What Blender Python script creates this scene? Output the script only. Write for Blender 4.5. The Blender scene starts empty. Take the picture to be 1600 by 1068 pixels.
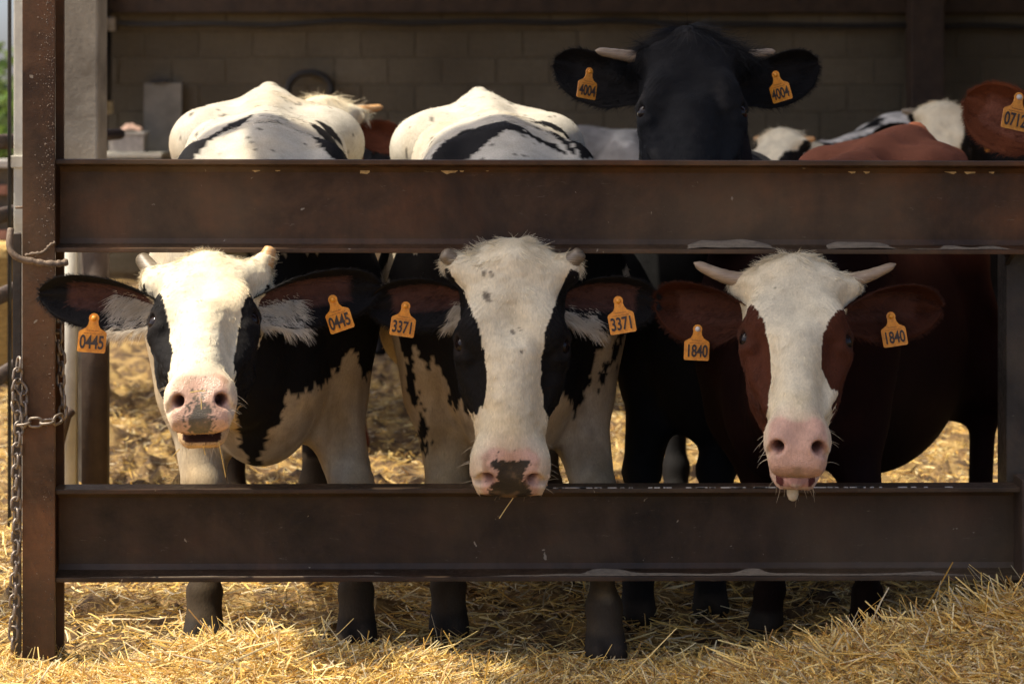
import bpy, math, random
import numpy as np
from mathutils import Vector, Matrix

random.seed(7)
RNG = np.random.default_rng(7)
PI = math.pi
SC = bpy.context.scene
COL = SC.collection

# ------------------------------------------------------------------ camera
CAM_Y, CAM_Z, HOR = -4.9, 1.2, 180.0      # camera stands 4.9 m in front of the fence (y = 0)
cam_d = bpy.data.cameras.new('camera')
cam = bpy.data.objects.new('camera', cam_d)
COL.objects.link(cam)
cam.location = (0, CAM_Y, CAM_Z)
cam.rotation_euler = (math.radians(90), 0, 0)
cam_d.sensor_width = 36.0
cam_d.lens = 36.0 * 4.9 / 2.24
cam_d.shift_y = -(534 - HOR) / 1600.0
cam_d.clip_start = 0.05
cam_d.clip_end = 3000
cam_d.dof.use_dof = True
cam_d.dof.focus_distance = 4.72
cam_d.dof.aperture_fstop = 5.8
SC.camera = cam

def at(px, py, y):
    """point of the place at depth y (metres behind the fence) that the photograph shows at px, py"""
    k = 0.0014 * (4.9 + y) / 4.9
    return Vector(((px - 800) * k, y, CAM_Z - (py - HOR) * k))

# ------------------------------------------------------------------ sky and sun (from the left, high)
SUN_EL, SUN_AZ = 60.0, 4.0     # elevation; azimuth measured from -x towards the camera side
ce, se = math.cos(math.radians(SUN_EL)), math.sin(math.radians(SUN_EL))
ca, sa = math.cos(math.radians(SUN_AZ)), math.sin(math.radians(SUN_AZ))
SUN_DIR = Vector((-ce * ca, -ce * sa, se))          # towards the sun
w = bpy.data.worlds.new('World'); SC.world = w; w.use_nodes = True
nt = w.node_tree; nt.nodes.clear()
sky = nt.nodes.new('ShaderNodeTexSky'); sky.sky_type = 'NISHITA'; sky.sun_disc = False
sky.sun_elevation = math.radians(SUN_EL)
sky.sun_rotation = math.atan2(SUN_DIR.x, SUN_DIR.y)
sky.altitude = 300; sky.air_density = 0.55; sky.dust_density = 5.0; sky.ozone_density = 0.4
bg = nt.nodes.new('ShaderNodeBackground'); bg.inputs['Strength'].default_value = 0.15
wo = nt.nodes.new('ShaderNodeOutputWorld')
nt.links.new(sky.outputs[0], bg.inputs[0]); nt.links.new(bg.outputs[0], wo.inputs[0])
sun_d = bpy.data.lights.new('sun', 'SUN'); sun_d.energy = 3.6; sun_d.angle = math.radians(0.55)
sun_d.color = (1.0, 0.90, 0.74)
sun = bpy.data.objects.new('sun', sun_d); COL.objects.link(sun)
sun.rotation_euler = SUN_DIR.to_track_quat('Z', 'Y').to_euler()
sun.location = (-6, -2, 9)
SC.view_settings.view_transform = 'Standard'
SC.view_settings.look = 'None'
SC.view_settings.exposure = 1.05
SC.view_settings.gamma = 1.0
SC.cycles.max_bounces = 8
SC.cycles.diffuse_bounces = 5
SC.cycles.transparent_max_bounces = 8

# ------------------------------------------------------------------ helpers: objects, materials
def tag(o, label=None, cat=None, group=None, kind=None):
    if label: o['label'] = label
    if cat: o['category'] = cat
    if group: o['group'] = group
    if kind: o['kind'] = kind
    return o

def link(name, data, parent=None, loc=None):
    o = bpy.data.objects.new(name, data)
    COL.objects.link(o)
    if parent is not None: o.parent = parent
    if loc is not None: o.location = loc
    return o

def empty(name, loc, label=None, cat=None, group=None, kind=None):
    o = link(name, None, None, loc)
    o.empty_display_size = 0.1
    return tag(o, label, cat, group, kind)

def mesh_np(name, V, F, mat=None, smooth=False, col=None):
    """mesh from numpy arrays; F is (n,4) or (n,3); col is (n,4) point colour"""
    me = bpy.data.meshes.new(name)
    V = np.asarray(V, np.float32); F = np.asarray(F, np.int32)
    n, k = F.shape
    me.vertices.add(len(V)); me.vertices.foreach_set('co', V.ravel())
    me.loops.add(n * k); me.loops.foreach_set('vertex_index', F.ravel())
    me.polygons.add(n)
    me.polygons.foreach_set('loop_start', np.arange(0, n * k, k, dtype=np.int32))
    me.polygons.foreach_set('loop_total', np.full(n, k, np.int32))
    me.update(calc_edges=True)
    me.validate()
    if col is not None:
        a = me.attributes.new('Col', 'FLOAT_COLOR', 'POINT')
        a.data.foreach_set('color', np.asarray(col, np.float32).ravel())
    if smooth:
        me.polygons.foreach_set('use_smooth', np.ones(n, bool))
    if mat is not None: me.materials.append(mat)
    return me

class MB:
    """collects boxes, tubes and prisms into one mesh"""
    def __init__(s): s.v = []; s.f = []
    def add(s, vs, fs):
        o = len(s.v); s.v += [tuple(v) for v in vs]; s.f += [tuple(i + o for i in f) for f in fs]; return s
    def box(s, x0, x1, y0, y1, z0, z1):
        return s.add([(x0,y0,z0),(x1,y0,z0),(x1,y1,z0),(x0,y1,z0),(x0,y0,z1),(x1,y0,z1),(x1,y1,z1),(x0,y1,z1)],
              [(0,3,2,1),(4,5,6,7),(0,1,5,4),(1,2,6,5),(2,3,7,6),(3,0,4,7)])
    def tube(s, pts, rad, n=8, cap=True):
        pts = [Vector(p) for p in pts]
        rs = rad if isinstance(rad, (list, tuple)) else [rad] * len(pts)
        vs = []; fs = []; up = None
        for i, p in enumerate(pts):
            t = (pts[min(i+1, len(pts)-1)] - pts[max(i-1, 0)]).normalized()
            if up is None:
                up = t.orthogonal().normalized()
            else:
                up = (up - t * up.dot(t)).normalized()
            sd = t.cross(up)
            for k in range(n):
                a = 2 * PI * k / n
                vs.append(p + (up * math.cos(a) + sd * math.sin(a)) * rs[i])
        for i in range(len(pts) - 1):
            for k in range(n):
                fs.append((i*n+k, i*n+(k+1) % n, (i+1)*n+(k+1) % n, (i+1)*n+k))
        if cap:
            fs.append(tuple(range(n-1, -1, -1))); fs.append(tuple(range((len(pts)-1)*n, len(pts)*n)))
        return s.add(vs, fs)
    def prism(s, poly, axis, a0, a1):
        """poly of 2-D points extruded along axis (0 = x, 1 = y, 2 = z)"""
        n = len(poly); vs = []
        for a in (a0, a1):
            for p, q in poly:
                vs.append((a, p, q) if axis == 0 else (p, a, q) if axis == 1 else (p, q, a))
        fs = [(i, (i+1) % n, n+(i+1) % n, n+i) for i in range(n)]
        fs.append(tuple(range(n-1, -1, -1))); fs.append(tuple(range(n, 2*n)))
        return s.add(vs, fs)
    def mesh(s, name, mat, smooth=False, bevel=0.0):
        me = bpy.data.meshes.new(name); me.from_pydata(s.v, [], s.f)
        import bmesh
        bm = bmesh.new(); bm.from_mesh(me)
        if bevel > 0:
            bmesh.ops.bevel(bm, geom=[e for e in bm.edges if e.is_manifold and e.calc_face_angle(0) > 0.6], offset=bevel, segments=2, affect='EDGES', profile=0.6)
        bmesh.ops.recalc_face_normals(bm, faces=bm.faces)
        bm.to_mesh(me); bm.free()
        if smooth:
            for p in me.polygons: p.use_smooth = True
        if mat: me.materials.append(mat)
        me.update(); return me
    def build(s, name, mat, parent=None, smooth=False, bevel=0.0, loc=None):
        return link(name, s.mesh(name, mat, smooth, bevel), parent, loc)

class Nodes:
    def __init__(s, name):
        s.m = bpy.data.materials.new(name); s.m.use_nodes = True
        s.t = s.m.node_tree; s.t.nodes.clear()
        s.out = s.n('ShaderNodeOutputMaterial')
        s.b = s.n('ShaderNodeBsdfPrincipled')
        s.l(s.b.outputs[0], s.out.inputs[0])
    def n(s, kind, **kw):
        x = s.t.nodes.new(kind)
        for k, v in kw.items(): setattr(x, k, v)
        return x
    def l(s, a, b): s.t.links.new(a, b)
    def set(s, **kw):
        for k, v in kw.items():
            s.b.inputs[k.replace('_', ' ')].default_value = v
    def coord(s, scale=(1, 1, 1), kind='Object'):
        tc = s.n('ShaderNodeTexCoord'); mp = s.n('ShaderNodeMapping')
        mp.inputs['Scale'].default_value = scale
        s.l(tc.outputs[kind], mp.inputs[0]); return mp.outputs[0]
    def noise(s, co, scale, detail=4, rough=0.6, dist=0.0):
        x = s.n('ShaderNodeTexNoise'); x.inputs['Scale'].default_value = scale
        x.inputs['Detail'].default_value = detail; x.inputs['Roughness'].default_value = rough
        x.inputs['Distortion'].default_value = dist
        if co is not None: s.l(co, x.inputs['Vector'])
        return x.outputs['Fac']
    def ramp(s, fac, stops):
        x = s.n('ShaderNodeValToRGB'); e = x.color_ramp.elements
        while len(e) < len(stops): e.new(0.5)
        for i, (p, c) in enumerate(stops):
            e[i].position = p; e[i].color = (c[0], c[1], c[2], 1) if len(c) == 3 else c
        s.l(fac, x.inputs[0]); return x.outputs[0]
    def mix(s, fac, a, b, blend='MIX'):
        x = s.n('ShaderNodeMix'); x.data_type = 'RGBA'; x.blend_type = blend
        for v, i in ((fac, 0), (a, 6), (b, 7)):
            if isinstance(v, (int, float)): x.inputs[i].default_value = v
            elif isinstance(v, tuple): x.inputs[i].default_value = (*v, 1)[:4]
            else: s.l(v, x.inputs[i])
        return x.outputs[2]
    def bump(s, h, strength=0.4, dist=0.01):
        x = s.n('ShaderNodeBump'); x.inputs['Strength'].default_value = strength; x.inputs['Distance'].default_value = dist
        s.l(h, x.inputs['Height']); s.l(x.outputs[0], s.b.inputs['Normal'])
    def col(s, c):
        if isinstance(c, tuple): s.b.inputs['Base Color'].default_value = (*c, 1)
        else: s.l(c, s.b.inputs['Base Color'])

def W(v): return (v, v, v)

def mat_flat(name, c, rough=0.6, metal=0.0, var=0.35, scale=18.0, bump=0.25):
    """a plain paint or metal with blotches, grime and fine relief"""
    N = Nodes(name); co = N.coord()
    n1 = N.noise(co, scale, 6, 0.65)
    lo = tuple(x * (1 - var) for x in c); hi = tuple(min(1, x * (1 + var)) for x in c)
    N.col(N.ramp(n1, [(0.3, lo), (0.7, hi)]))
    N.set(Roughness=rough, Metallic=metal)
    if bump: N.bump(N.noise(co, scale * 6, 3, 0.7), bump, 0.004)
    return N.m

# ------------------------------------------------------------------ numpy noise
def _hash(ix, iy, iz, seed):
    h = (ix.astype(np.int64) * 374761393 + iy.astype(np.int64) * 668265263 + iz.astype(np.int64) * 2147483647 + seed * 1274126177)
    h = (h ^ (h >> 13)) * 1274126177
    h = h & 0xffffffff
    h = (h ^ (h >> 16)) & 0xffff
    return h.astype(np.float32) / 65535.0

def vnoise(P, scale=1.0, seed=0):
    P = np.asarray(P, np.float64) * scale + 1000.0
    I = np.floor(P); f = P - I; f = f * f * (3 - 2 * f); I = I.astype(np.int64)
    r = 0
    for dx in (0, 1):
        wx = f[:, 0] if dx else 1 - f[:, 0]
        for dy in (0, 1):
            wy = f[:, 1] if dy else 1 - f[:, 1]
            for dz in (0, 1):
                wz = f[:, 2] if dz else 1 - f[:, 2]
                r = r + wx * wy * wz * _hash(I[:, 0] + dx, I[:, 1] + dy, I[:, 2] + dz, seed)
    return r

def fbm(P, scale=1.0, octv=3, seed=0):
    s = 0; a = 1; t = 0
    for o in range(octv):
        s = s + a * vnoise(P, scale * 2 ** o, seed + o); t += a; a *= 0.55
    return s / t

def sstep(a, b, x):
    t = np.clip((x - a) / (b - a), 0, 1); return t * t * (3 - 2 * t)
# ------------------------------------------------------------------ implicit surfaces for the animals
class Field:
    def __init__(s, lo, hi, h):
        s.h = h; s.lo = np.array(lo, float)
        s.n = np.maximum(np.ceil((np.array(hi, float) - s.lo) / h).astype(int) + 1, 4)
        s.ax = [s.lo[i] + h * np.arange(s.n[i]) for i in range(3)]
        s.D = np.ones(s.n, np.float32)
    def sl(s, lo, hi):
        r = []
        for i in range(3):
            a = int(np.floor((lo[i] - s.lo[i]) / s.h)); b = int(np.ceil((hi[i] - s.lo[i]) / s.h)) + 1
            a = max(a, 0); b = min(b, s.n[i])
            if b <= a: return None
            r.append(slice(a, b))
        return tuple(r)
    def pts(s, sl):
        x = s.ax[0][sl[0]][:, None, None]; y = s.ax[1][sl[1]][None, :, None]; z = s.ax[2][sl[2]][None, None, :]
        return x, y, z
    def put(s, sl, d, k, sub=False):
        A = s.D[sl]
        d = d.astype(np.float32)
        if sub:
            d = -d; h = np.maximum(k - np.abs(A - d), 0) / k; s.D[sl] = np.maximum(A, d) + h * h * k * 0.25
        else:
            h = np.maximum(k - np.abs(A - d), 0) / k; s.D[sl] = np.minimum(A, d) - h * h * k * 0.25
    def ell(s, c, r, R=None, k=0.05, sub=False):
        c = np.array(c, float); m = (max(r) if R is not None else np.array(r)) + k + 0.05
        sl = s.sl(c - m, c + m)
        if sl is None: return
        x, y, z = s.pts(sl); x = x - c[0]; y = y - c[1]; z = z - c[2]
        if R is not None:
            R = np.array(R, float)
            q = [x * R[0, i] + y * R[1, i] + z * R[2, i] for i in range(3)]
        else: q = [x, y, z]
        k0 = np.sqrt((q[0] / r[0]) ** 2 + (q[1] / r[1]) ** 2 + (q[2] / r[2]) ** 2) + 1e-6
        k1 = np.sqrt((q[0] / r[0] ** 2) ** 2 + (q[1] / r[1] ** 2) ** 2 + (q[2] / r[2] ** 2) ** 2) + 1e-6
        s.put(sl, k0 * (k0 - 1) / k1, k, sub)
    def cone(s, p0, p1, r0, r1, k=0.04, sq=None, sub=False):
        p0 = np.array(p0, float); p1 = np.array(p1, float)
        m = max(r0, r1) + k + 0.05
        sl = s.sl(np.minimum(p0, p1) - m, np.maximum(p0, p1) + m)
        if sl is None: return
        x, y, z = s.pts(sl); d = p1 - p0; L2 = float(d @ d) + 1e-9
        x = x - p0[0]; y = y - p0[1]; z = z - p0[2]
        t = np.clip((x * d[0] + y * d[1] + z * d[2]) / L2, 0, 1)
        ex = x - t * d[0]; ey = y - t * d[1]; ez = z - t * d[2]
        if sq is not None:
            a, f = np.array(sq[0], float), sq[1]
            e = (ex * a[0] + ey * a[1] + ez * a[2]) * (f - 1)
            ex = ex + e * a[0]; ey = ey + e * a[1]; ez = ez + e * a[2]
        s.put(sl, np.sqrt(ex * ex + ey * ey + ez * ez) - (r0 + (r1 - r0) * t), k, sub)
    def nets(s):
        D = s.D; S = D < 0
        nx, ny, nz = s.n
        c = [S[i:nx-1+i, j:ny-1+j, l:nz-1+l] for i in (0, 1) for j in (0, 1) for l in (0, 1)]
        cnt = sum(x.astype(np.int8) for x in c)
        act = (cnt > 0) & (cnt < 8)
        I = np.argwhere(act); n = len(I)
        idm = np.full(act.shape, -1, np.int32); idm[act] = np.arange(n)
        off = np.array([(i, j, l) for i in (0, 1) for j in (0, 1) for l in (0, 1)])
        val = np.stack([D[I[:, 0] + o[0], I[:, 1] + o[1], I[:, 2] + o[2]] for o in off], 1)
        acc = np.zeros((n, 3)); w = np.zeros(n)
        for a in range(8):
            for b in range(a + 1, 8):
                if np.abs(off[a] - off[b]).sum() != 1: continue
                m = (val[:, a] < 0) != (val[:, b] < 0)
                t = np.where(m, val[:, a] / np.where(m, val[:, a] - val[:, b], 1), 0)
                p = off[a] + (off[b] - off[a]) * t[:, None]
                acc += np.where(m[:, None], p, 0); w += m
        V = s.lo + (I + acc / w[:, None]) * s.h
        Fs = []
        for d in range(3):
            u, v = (d + 1) % 3, (d + 2) % 3
            sa = [slice(None)] * 3; sb = [slice(None)] * 3
            sa[d] = slice(0, s.n[d] - 1); sb[d] = slice(1, s.n[d])
            A = S[tuple(sa)]; B = S[tuple(sb)]
            E = np.argwhere(A != B); fl = A[E[:, 0], E[:, 1], E[:, 2]]
            ok = (E[:, u] > 0) & (E[:, v] > 0) & (E[:, u] < s.n[u] - 1) & (E[:, v] < s.n[v] - 1)
            E = E[ok]; fl = fl[ok]
            eu = np.zeros(3, int); eu[u] = 1; ev = np.zeros(3, int); ev[v] = 1
            q = [idm[tuple((E - o).T)] for o in (0 * eu, eu, eu + ev, ev)]
            Q = np.stack(q, 1)
            Q[~fl] = Q[~fl][:, ::-1]
            Fs.append(Q)
        return V, np.concatenate(Fs)[:, ::-1]

def compact(V, F, keepF):
    F = F[keepF]; used = np.zeros(len(V), bool); used[F.ravel()] = True
    m = np.cumsum(used) - 1
    return V[used], m[F]

def vnormals(V, F):
    n = np.cross(V[F[:, 2]] - V[F[:, 0]], V[F[:, 3]] - V[F[:, 1]])
    N = np.zeros_like(V)
    for i in range(4): np.add.at(N, F[:, i], n)
    return N / (np.linalg.norm(N, axis=1, keepdims=True) + 1e-9)

def smoothed(xs, ys, lo, hi, n=240, win=11):
    t = np.linspace(lo, hi, n); y = np.interp(t, xs, ys)
    k = np.hanning(win + 2)[1:-1]; k /= k.sum()
    yp = np.concatenate([np.full(win, y[0]), y, np.full(win, y[-1])])
    return t, np.convolve(yp, k, 'same')[win:-win]

HA = [.0, .02, .038, .062, .106, .152, .21, .28, .35, .42, .47, .52, .545, .56]
HW = [.03, .060, .092, .116, .117, .108, .099, .085, .070, .062, .066, .068, .060, .050]
HU = [-.06, -.035, -.016, .002, .012, .016, .016, .011, .005, .002, -.002, -.022, -.042, -.060]
HL = [-.08, -.11, -.13, -.15, -.17, -.18, -.175, -.165, -.145, -.120, -.108, -.100, -.092, -.086]
_t, _HW = smoothed(HA, HW, -.03, .57); _, _HU = smoothed(HA, HU, -.03, .57); _, _HL = smoothed(HA, HL, -.03, .57)

class Head:
    """head frame: c across the face (to the right as the camera sees it), a down the face, b out of the forehead"""
    def __init__(s, poll, pitch, yaw, roll, size=1.0, ws=1.0, jaw=0.0, poll_up=0.0, muz=1.0, tongue=False):
        s.tongue = tongue
        p, y, r = map(math.radians, (pitch, yaw, roll))
        M = Matrix.Rotation(r, 3, 'Y') @ Matrix.Rotation(y, 3, 'Z')
        cols = [M @ Vector(v) for v in ((1, 0, 0), (0, -math.sin(p), -math.cos(p)), (0, -math.cos(p), math.sin(p)))]
        s.R = np.array([[cols[j][i] for j in range(3)] for i in range(3)])
        s.o = np.array(poll, float); s.size = size; s.ws = ws; s.jaw = math.radians(jaw); s.poll_up = poll_up; s.muz = muz
    def w(s, c, a, b): return s.o + s.size * (s.R @ np.array([c, a, b], float))
    def loc(s, P): return ((np.asarray(P, float) - s.o) @ s.R) / s.size
    def dirw(s, d): return s.R @ np.array(d, float)
    def jw(s, c, a, b):
        """a point of the lower jaw, swung open about the jaw joint"""
        ja, jb = 0.13, -0.12
        da, db = a - ja, b - jb; cs, sn = math.cos(s.jaw), math.sin(s.jaw)
        return (c, ja + da * cs + db * sn, jb - da * sn + db * cs)
    def add(s, F):
        R, z = s.R, s.size
        def E(c, r, k=.03, sub=False, rot=None):
            RR = R if rot is None else R @ rot
            F.ell(s.w(*c), [q * z for q in r], RR, k * z, sub)
        def C(p, q, r0, r1, k=.03, sub=False, sq=None):
            F.cone(s.w(*p), s.w(*q), r0 * z, r1 * z, k * z, None if sq is None else (R @ np.array(sq[0], float), sq[1]), sub)
        ws = s.ws
        # skull and upper jaw
        cen = s.w(0, .27, -.07); m = 0.42 * z
        sl = F.sl(cen - m, cen + m); x, y, zz = F.pts(sl)
        X = (x - s.o[0]); Y = (y - s.o[1]); Z = (zz - s.o[2])
        c, a, b = [(X * R[0, i] + Y * R[1, i] + Z * R[2, i]) / z for i in range(3)]
        wv = np.interp(a, _t, _HW) * (1 + (ws - 1) * sstep(.08, .3, a)); u = np.interp(a, _t, _HU); l = np.interp(a, _t, _HL)
        wv = wv * (1 + (s.muz - 1) * sstep(.36, .46, a))
        hc = (u + l) / 2; hh = (u - l) / 2
        e = (b - hc) / hh
        taper = 1 - 0.24 * np.clip(e, -1, 1) * sstep(.2, .35, a) * (1 - sstep(.40, .47, a))
        nn = 2.7
        q = (np.abs(c / (wv * taper)) ** nn + np.abs(e) ** nn) ** (1 / nn)
        d = (q - 1) * np.minimum(wv, hh)
        over = np.maximum(np.maximum(.008 - a, a - .548), 0)
        d = np.where(over > 0, np.sqrt(np.maximum(d, 0) ** 2 + over ** 2) + np.minimum(d, 0) * 0, d)
        F.put(sl, d * z, .05 * z)
        E((0, .032, -.05), (.07, .035 + s.poll_up, .06), .05)                # poll
        for g in (-1, 1):
            C((g*.075, .060, -.05), (g*.124, .058, -.055), .034, .025, .04)       # horn base
            E((g*.080, .185, -.020), (.034, .045, .032), .04)                 # brow over the eye
            E((g*.098, .218, -.048), (.030, .042, .034), .022)                # orbit
            C((g*.102, .194, -.028), (g*.120, .204, -.046), .010, .010, .012)     # upper lid fold
            C((g*.098, .254, -.026), (g*.114, .250, -.044), .008, .008, .014)     # below the eye
            C((g*.096, .255, -.065), (g*.060, .39, -.058), .024, .014, .028)           # cheek bone
            E((g*.066*ws, .25, -.13), (.045, .10, .075), .05)                 # jaw muscle
            E((g*.044*s.muz, .480, -.040), (.024, .034, .032), .04)                 # nostril wing
        C((0, .25, -.012), (0, .43, -.022), .036, .024, .05)                 # nasal bone
        E((0, .165, .040), (.026, .05, .022), .03, True)                      # dip of the forehead
        for g in (-1, 1):
            E((g*.132, .125, -.028), (.018, .04, .03), .03, True)             # temple hollow
            E((g*.078, .325, .004), (.014, .055, .016), .03, True)            # hollow below the eye
        # lower jaw
        for g in (-1, 1):
            C((g*.055*ws, .17, -.17), s.jw(g*.045*ws, .30, -.155), .045, .038, .05)
            C(s.jw(g*.045*ws, .30, -.155), s.jw(g*.030, .46, -.122), .038, .028, .04)
        C(s.jw(-.026, .492, -.116), s.jw(.026, .492, -.116), .027, .027, .022)
        C(s.jw(-.026, .513, -.105), s.jw(.026, .513, -.105), .016, .016, .014)    # lower lip
        E((0, .532, -.070), (.054, .020, .020), .02)                          # upper lip
        for (pt, r0, r1) in getattr(s, 'stumps', []):                          # haired stump under a horn
            g = 1 if s.loc(pt)[0] > 0 else -1
            F.cone(s.w(g*.095, .058, -.052), pt, r0, r1, .03)
        # eye sockets
        for g in (-1, 1):
            dv = np.array([g*.76, 0., .65]); dv /= np.linalg.norm(dv); pv = np.array([g*.65, 0., -.76])
            rot = np.stack([dv, np.array([0, 1., 0]), pv], 1)
            rot = rot @ np.array(Matrix.Rotation(g*.0, 3, 'X'))
            E(np.array([g*.098, .224, -.048]) + dv * .034, (.020, .0175, .0135), .005, True, rot)
        # nostrils: slanted commas
        for g in (-1, 1):
            rot = np.array(Matrix.Rotation(g*0.5, 3, 'Z'))
            C((g*.052*s.muz, .530, -.012), (g*.033*s.muz, .482, -.046), .0155, .010, .008, True)
            C((g*.056*s.muz, .522, -.026), (g*.070*s.muz, .516, -.052), .010, .004, .012, True)
        # mouth
        if s.jaw > .03:
            g_ = .39 * s.jaw
            E((0, .535, -.096 - g_ * .5), (.040, .065, .006 + g_ * .40), .008, True)
            if s.tongue: E((0, .485, -.100 - g_ * .8), (.027, .050, .014), .008)                      # tongue
        else:
            E((0, .56, -.0905), (.062, .055, .0035), .008, True)

def build_cow(S):
    root = empty(S['name'], S['root'], S['label'], 'cattle', S.get('group'))
    O = np.array(S['root'], float)
    H = S['head']; H.o = H.o - O
    H.stumps = []
    for hn in S.get('horns', []):
        if 'stump' in hn:
            b0 = H.w(*hn['base']); tp = np.array(hn['tip']) - O; H.stumps.append((b0 + (tp - b0) * hn['stump'], hn['r'] * 1.35, hn['r'] * .95))
    z_ = S.get('scale', 1.0)
    yaw = math.radians(S.get('yaw', 0)); cy, sy = math.cos(yaw), math.sin(yaw)
    Rz = np.array([[cy, -sy, 0], [sy, cy, 0], [0, 0, 1]])
    def B(x, y, z): return Rz @ (np.array([x, y, z], float) * z_)
    def Bv(P): return (P @ Rz) / z_                          # root-relative to body frame
    wid = S.get('wid', 1.0); bel = S.get('belly', 0.0); rh = S.get('rump', 0.0)
    ft = dict(fl=(-.15, .0), fr=(.15, .0), hl=(-.16, 1.30), hr=(.16, 1.32)); ft.update(S.get('feet', {}))
    def bodyf(F):
        def E(c, r, k=.08): F.ell(B(*c), [q * z_ for q in r], Rz, k)
        def C(p, q, r0, r1, k=.05, sq=None): F.cone(B(*p), B(*q), r0 * z_, r1 * z_, k, None if sq is None else (Rz @ np.array(sq[0], float), sq[1]))
        E((0, .50, .79), (.26 * wid, .56, .385))
        E((0, .85, .74 - bel / 2), (.28 * wid, .50, .30 + bel / 2))
        E((0, .12, .74), (.20 * wid, .26, .33))
        E((0, -.04, .60), (.135 * wid, .13, .20), .08)
        E((0, 1.18, .90 + rh), (.25 * wid, .30, .27), .09)
        for g in (-1, 1):
            E((g*.155*wid, .10, .86), (.09, .17, .27), .07)
            E((g*.195*wid, .98, 1.050 + rh), (.055, .09, .06), .09)
            E((g*.145*wid, 1.24, .80), (.12, .23, .33), .08)
            C((g*.12*wid, 1.42, 1.10 + rh), (g*.12*wid, 1.36, .9), .05, .09, .06)
        for yy, hw, zz, rr in ((.16, .05, 1.08, .070), (.42, .095, 1.073 + rh * .3, .072), (.68, .125, 1.070 + rh * .6, .078), (.92, .150, 1.070 + rh, .080), (1.12, .14, 1.070 + rh, .080)):
            C((-hw * wid, yy, zz), (hw * wid, yy, zz), rr, rr, .12)
        C((0, .10, 1.13), (0, .95, 1.135 + rh), .035, .035, .07)
        C((0, .95, 1.135 + rh), (0, 1.30, 1.150 + rh), .040, .045, .06)
        E((0, 1.33, 1.140 + rh), (.055, .13, .055), .11)
        C((0, 1.40, 1.20 + rh), (0, 1.50, .95), .035, .03, .03)
        C((0, 1.50, .95), (0, 1.50, .55), .024, .018, .03)
        # legs
        for key, g in (('fl', -1), ('fr', 1)):
            fx, fy = ft[key]
            C((g*.165*wid, .08, .78), (g*.150*wid, .10, .56), .12, .095, .07)
            K = (fx * .9 + g*.015, fy * .38 + .03, .335)
            C((g*.150*wid, .10, .56), K, .078, .048, .05)
            E((K[0], K[1] - .010, K[2]), (.050, .052, .058), .022)
            C(K, (fx, fy + .012, .13), .033, .028, .020)
            E((fx, fy + .014, .115), (.042, .047, .034), .016)
            for h in (-1, 1): E((fx + h*.018, fy + .058, .10), (.012, .012, .015), .01)
            C((fx, fy + .005, .10), (fx, fy - .02, .045), .037, .045, .02)
            for h in (-1, 1): E((fx + h*.022, fy - .035, .024), (.026, .052, .036), .006)
        for key, g in (('hl', -1), ('hr', 1)):
            fx, fy = ft[key]
            C((g*.16*wid, 1.20, .70), (g*.165, 1.12, .60), .15, .12, .07)
            Hk = (fx, fy + .08, .45)
            C((g*.165, 1.14, .62), Hk, .11, .058, .05)
            C(Hk, (fx, fy + .03, .13), .042, .034, .025)
            E((fx, fy + .03, .115), (.046, .05, .042), .03)
            C((fx, fy + .02, .10), (fx, fy - .01, .045), .037, .045, .02)
            for h in (-1, 1): E((fx + h*.022, fy - .025, .024), (.026, .052, .036), .006)
        # neck
        q = H.size
        n0 = H.w(0, .10, -.13); n1 = B(0, .06, .93); n2 = B(0, .16, .74)
        nt_ = S.get('neck_t', .32)
        nm = n0 * (1 - nt_) + n1 * nt_ + np.array(S.get('neckmid', (0, 0, -.05)))
        xl = Rz @ np.array([1., 0, 0])
        nf = S.get('neck', 1.0)
        F.cone(n0, nm, .105 * q, .125 * nf, .06, (xl, 1.2)); F.cone(nm, n1, .125 * nf, .205 * z_, .07, (xl, 1.3))
        t0 = H.w(0, .20, -.19); t1 = B(0, -.07, .62)
        tm = (t0 + t1) / 2 + np.array([0, .02, -.02])
        F.cone(t0, tm, .05 * q, .085, .07, (xl, 1.5)); F.cone(tm, t1, .085, .13, .08, (xl, 1.3))
        F.cone(nm, tm, .11, .08, .08, (xl, 1.3))
    res_b, res_h = S.get('res', (.0125, .0044))
    def headside(p, e):
        q = H.loc(p); return (q[:, 2] > -.215 + e) & (q[:, 1] > -.07 + e) & (np.abs(q[:, 0]) < .156 - e) & (q[:, 1] < .62) & (q[:, 2] < .07)
    # coarse: body, fine: head and the front of the neck; both follow one field and meet at a plane across the neck
    n0 = H.w(0, .10, -.13); n1 = B(0, .06, .93)
    nd = (n1 - n0) / np.linalg.norm(n1 - n0); cut = n0 + nd * S.get('cut', .10)
    ext = np.array([B(x, y, 0) for x in (-.36, .36) for y in (-.35, 1.62)])
    lo = np.minimum(ext.min(0), np.minimum(H.o, cut) - .3); hi = np.maximum(ext.max(0), np.maximum(H.o, cut) + .3)
    lo[2] = -.02; hi[2] = max(1.42 * z_ + rh, H.o[2] + .2)
    F = Field(lo, hi, res_b); bodyf(F); H.add(F)
    V, Q = F.nets()
    fc = V[Q].mean(1); V1, Q1 = compact(V, Q, ~headside(fc, .016))
    corners = np.array([H.w(c, a, b) for c in (-.165, .165) for a in (-.085, .63) for b in (-.235, .075)])
    lo = corners.min(0); hi = corners.max(0)
    F = Field(lo, hi, res_h); bodyf(F); H.add(F)
    V, Q = F.nets()
    fc = V[Q].mean(1); V2, Q2 = compact(V, Q, headside(fc, 0))
    for VV, QQ in ((V1, Q1), (V2, Q2)):                  # one gentle smoothing pass
        for _ in range(2):
            acc = np.zeros_like(VV); n = np.zeros(len(VV))
            for i in range(4):
                for j in (1, 3):
                    np.add.at(acc, QQ[:, i], VV[QQ[:, (i + j) % 4]]); np.add.at(n, QQ[:, i], 1)
            VV += (acc / n[:, None] - VV) * .35
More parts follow.
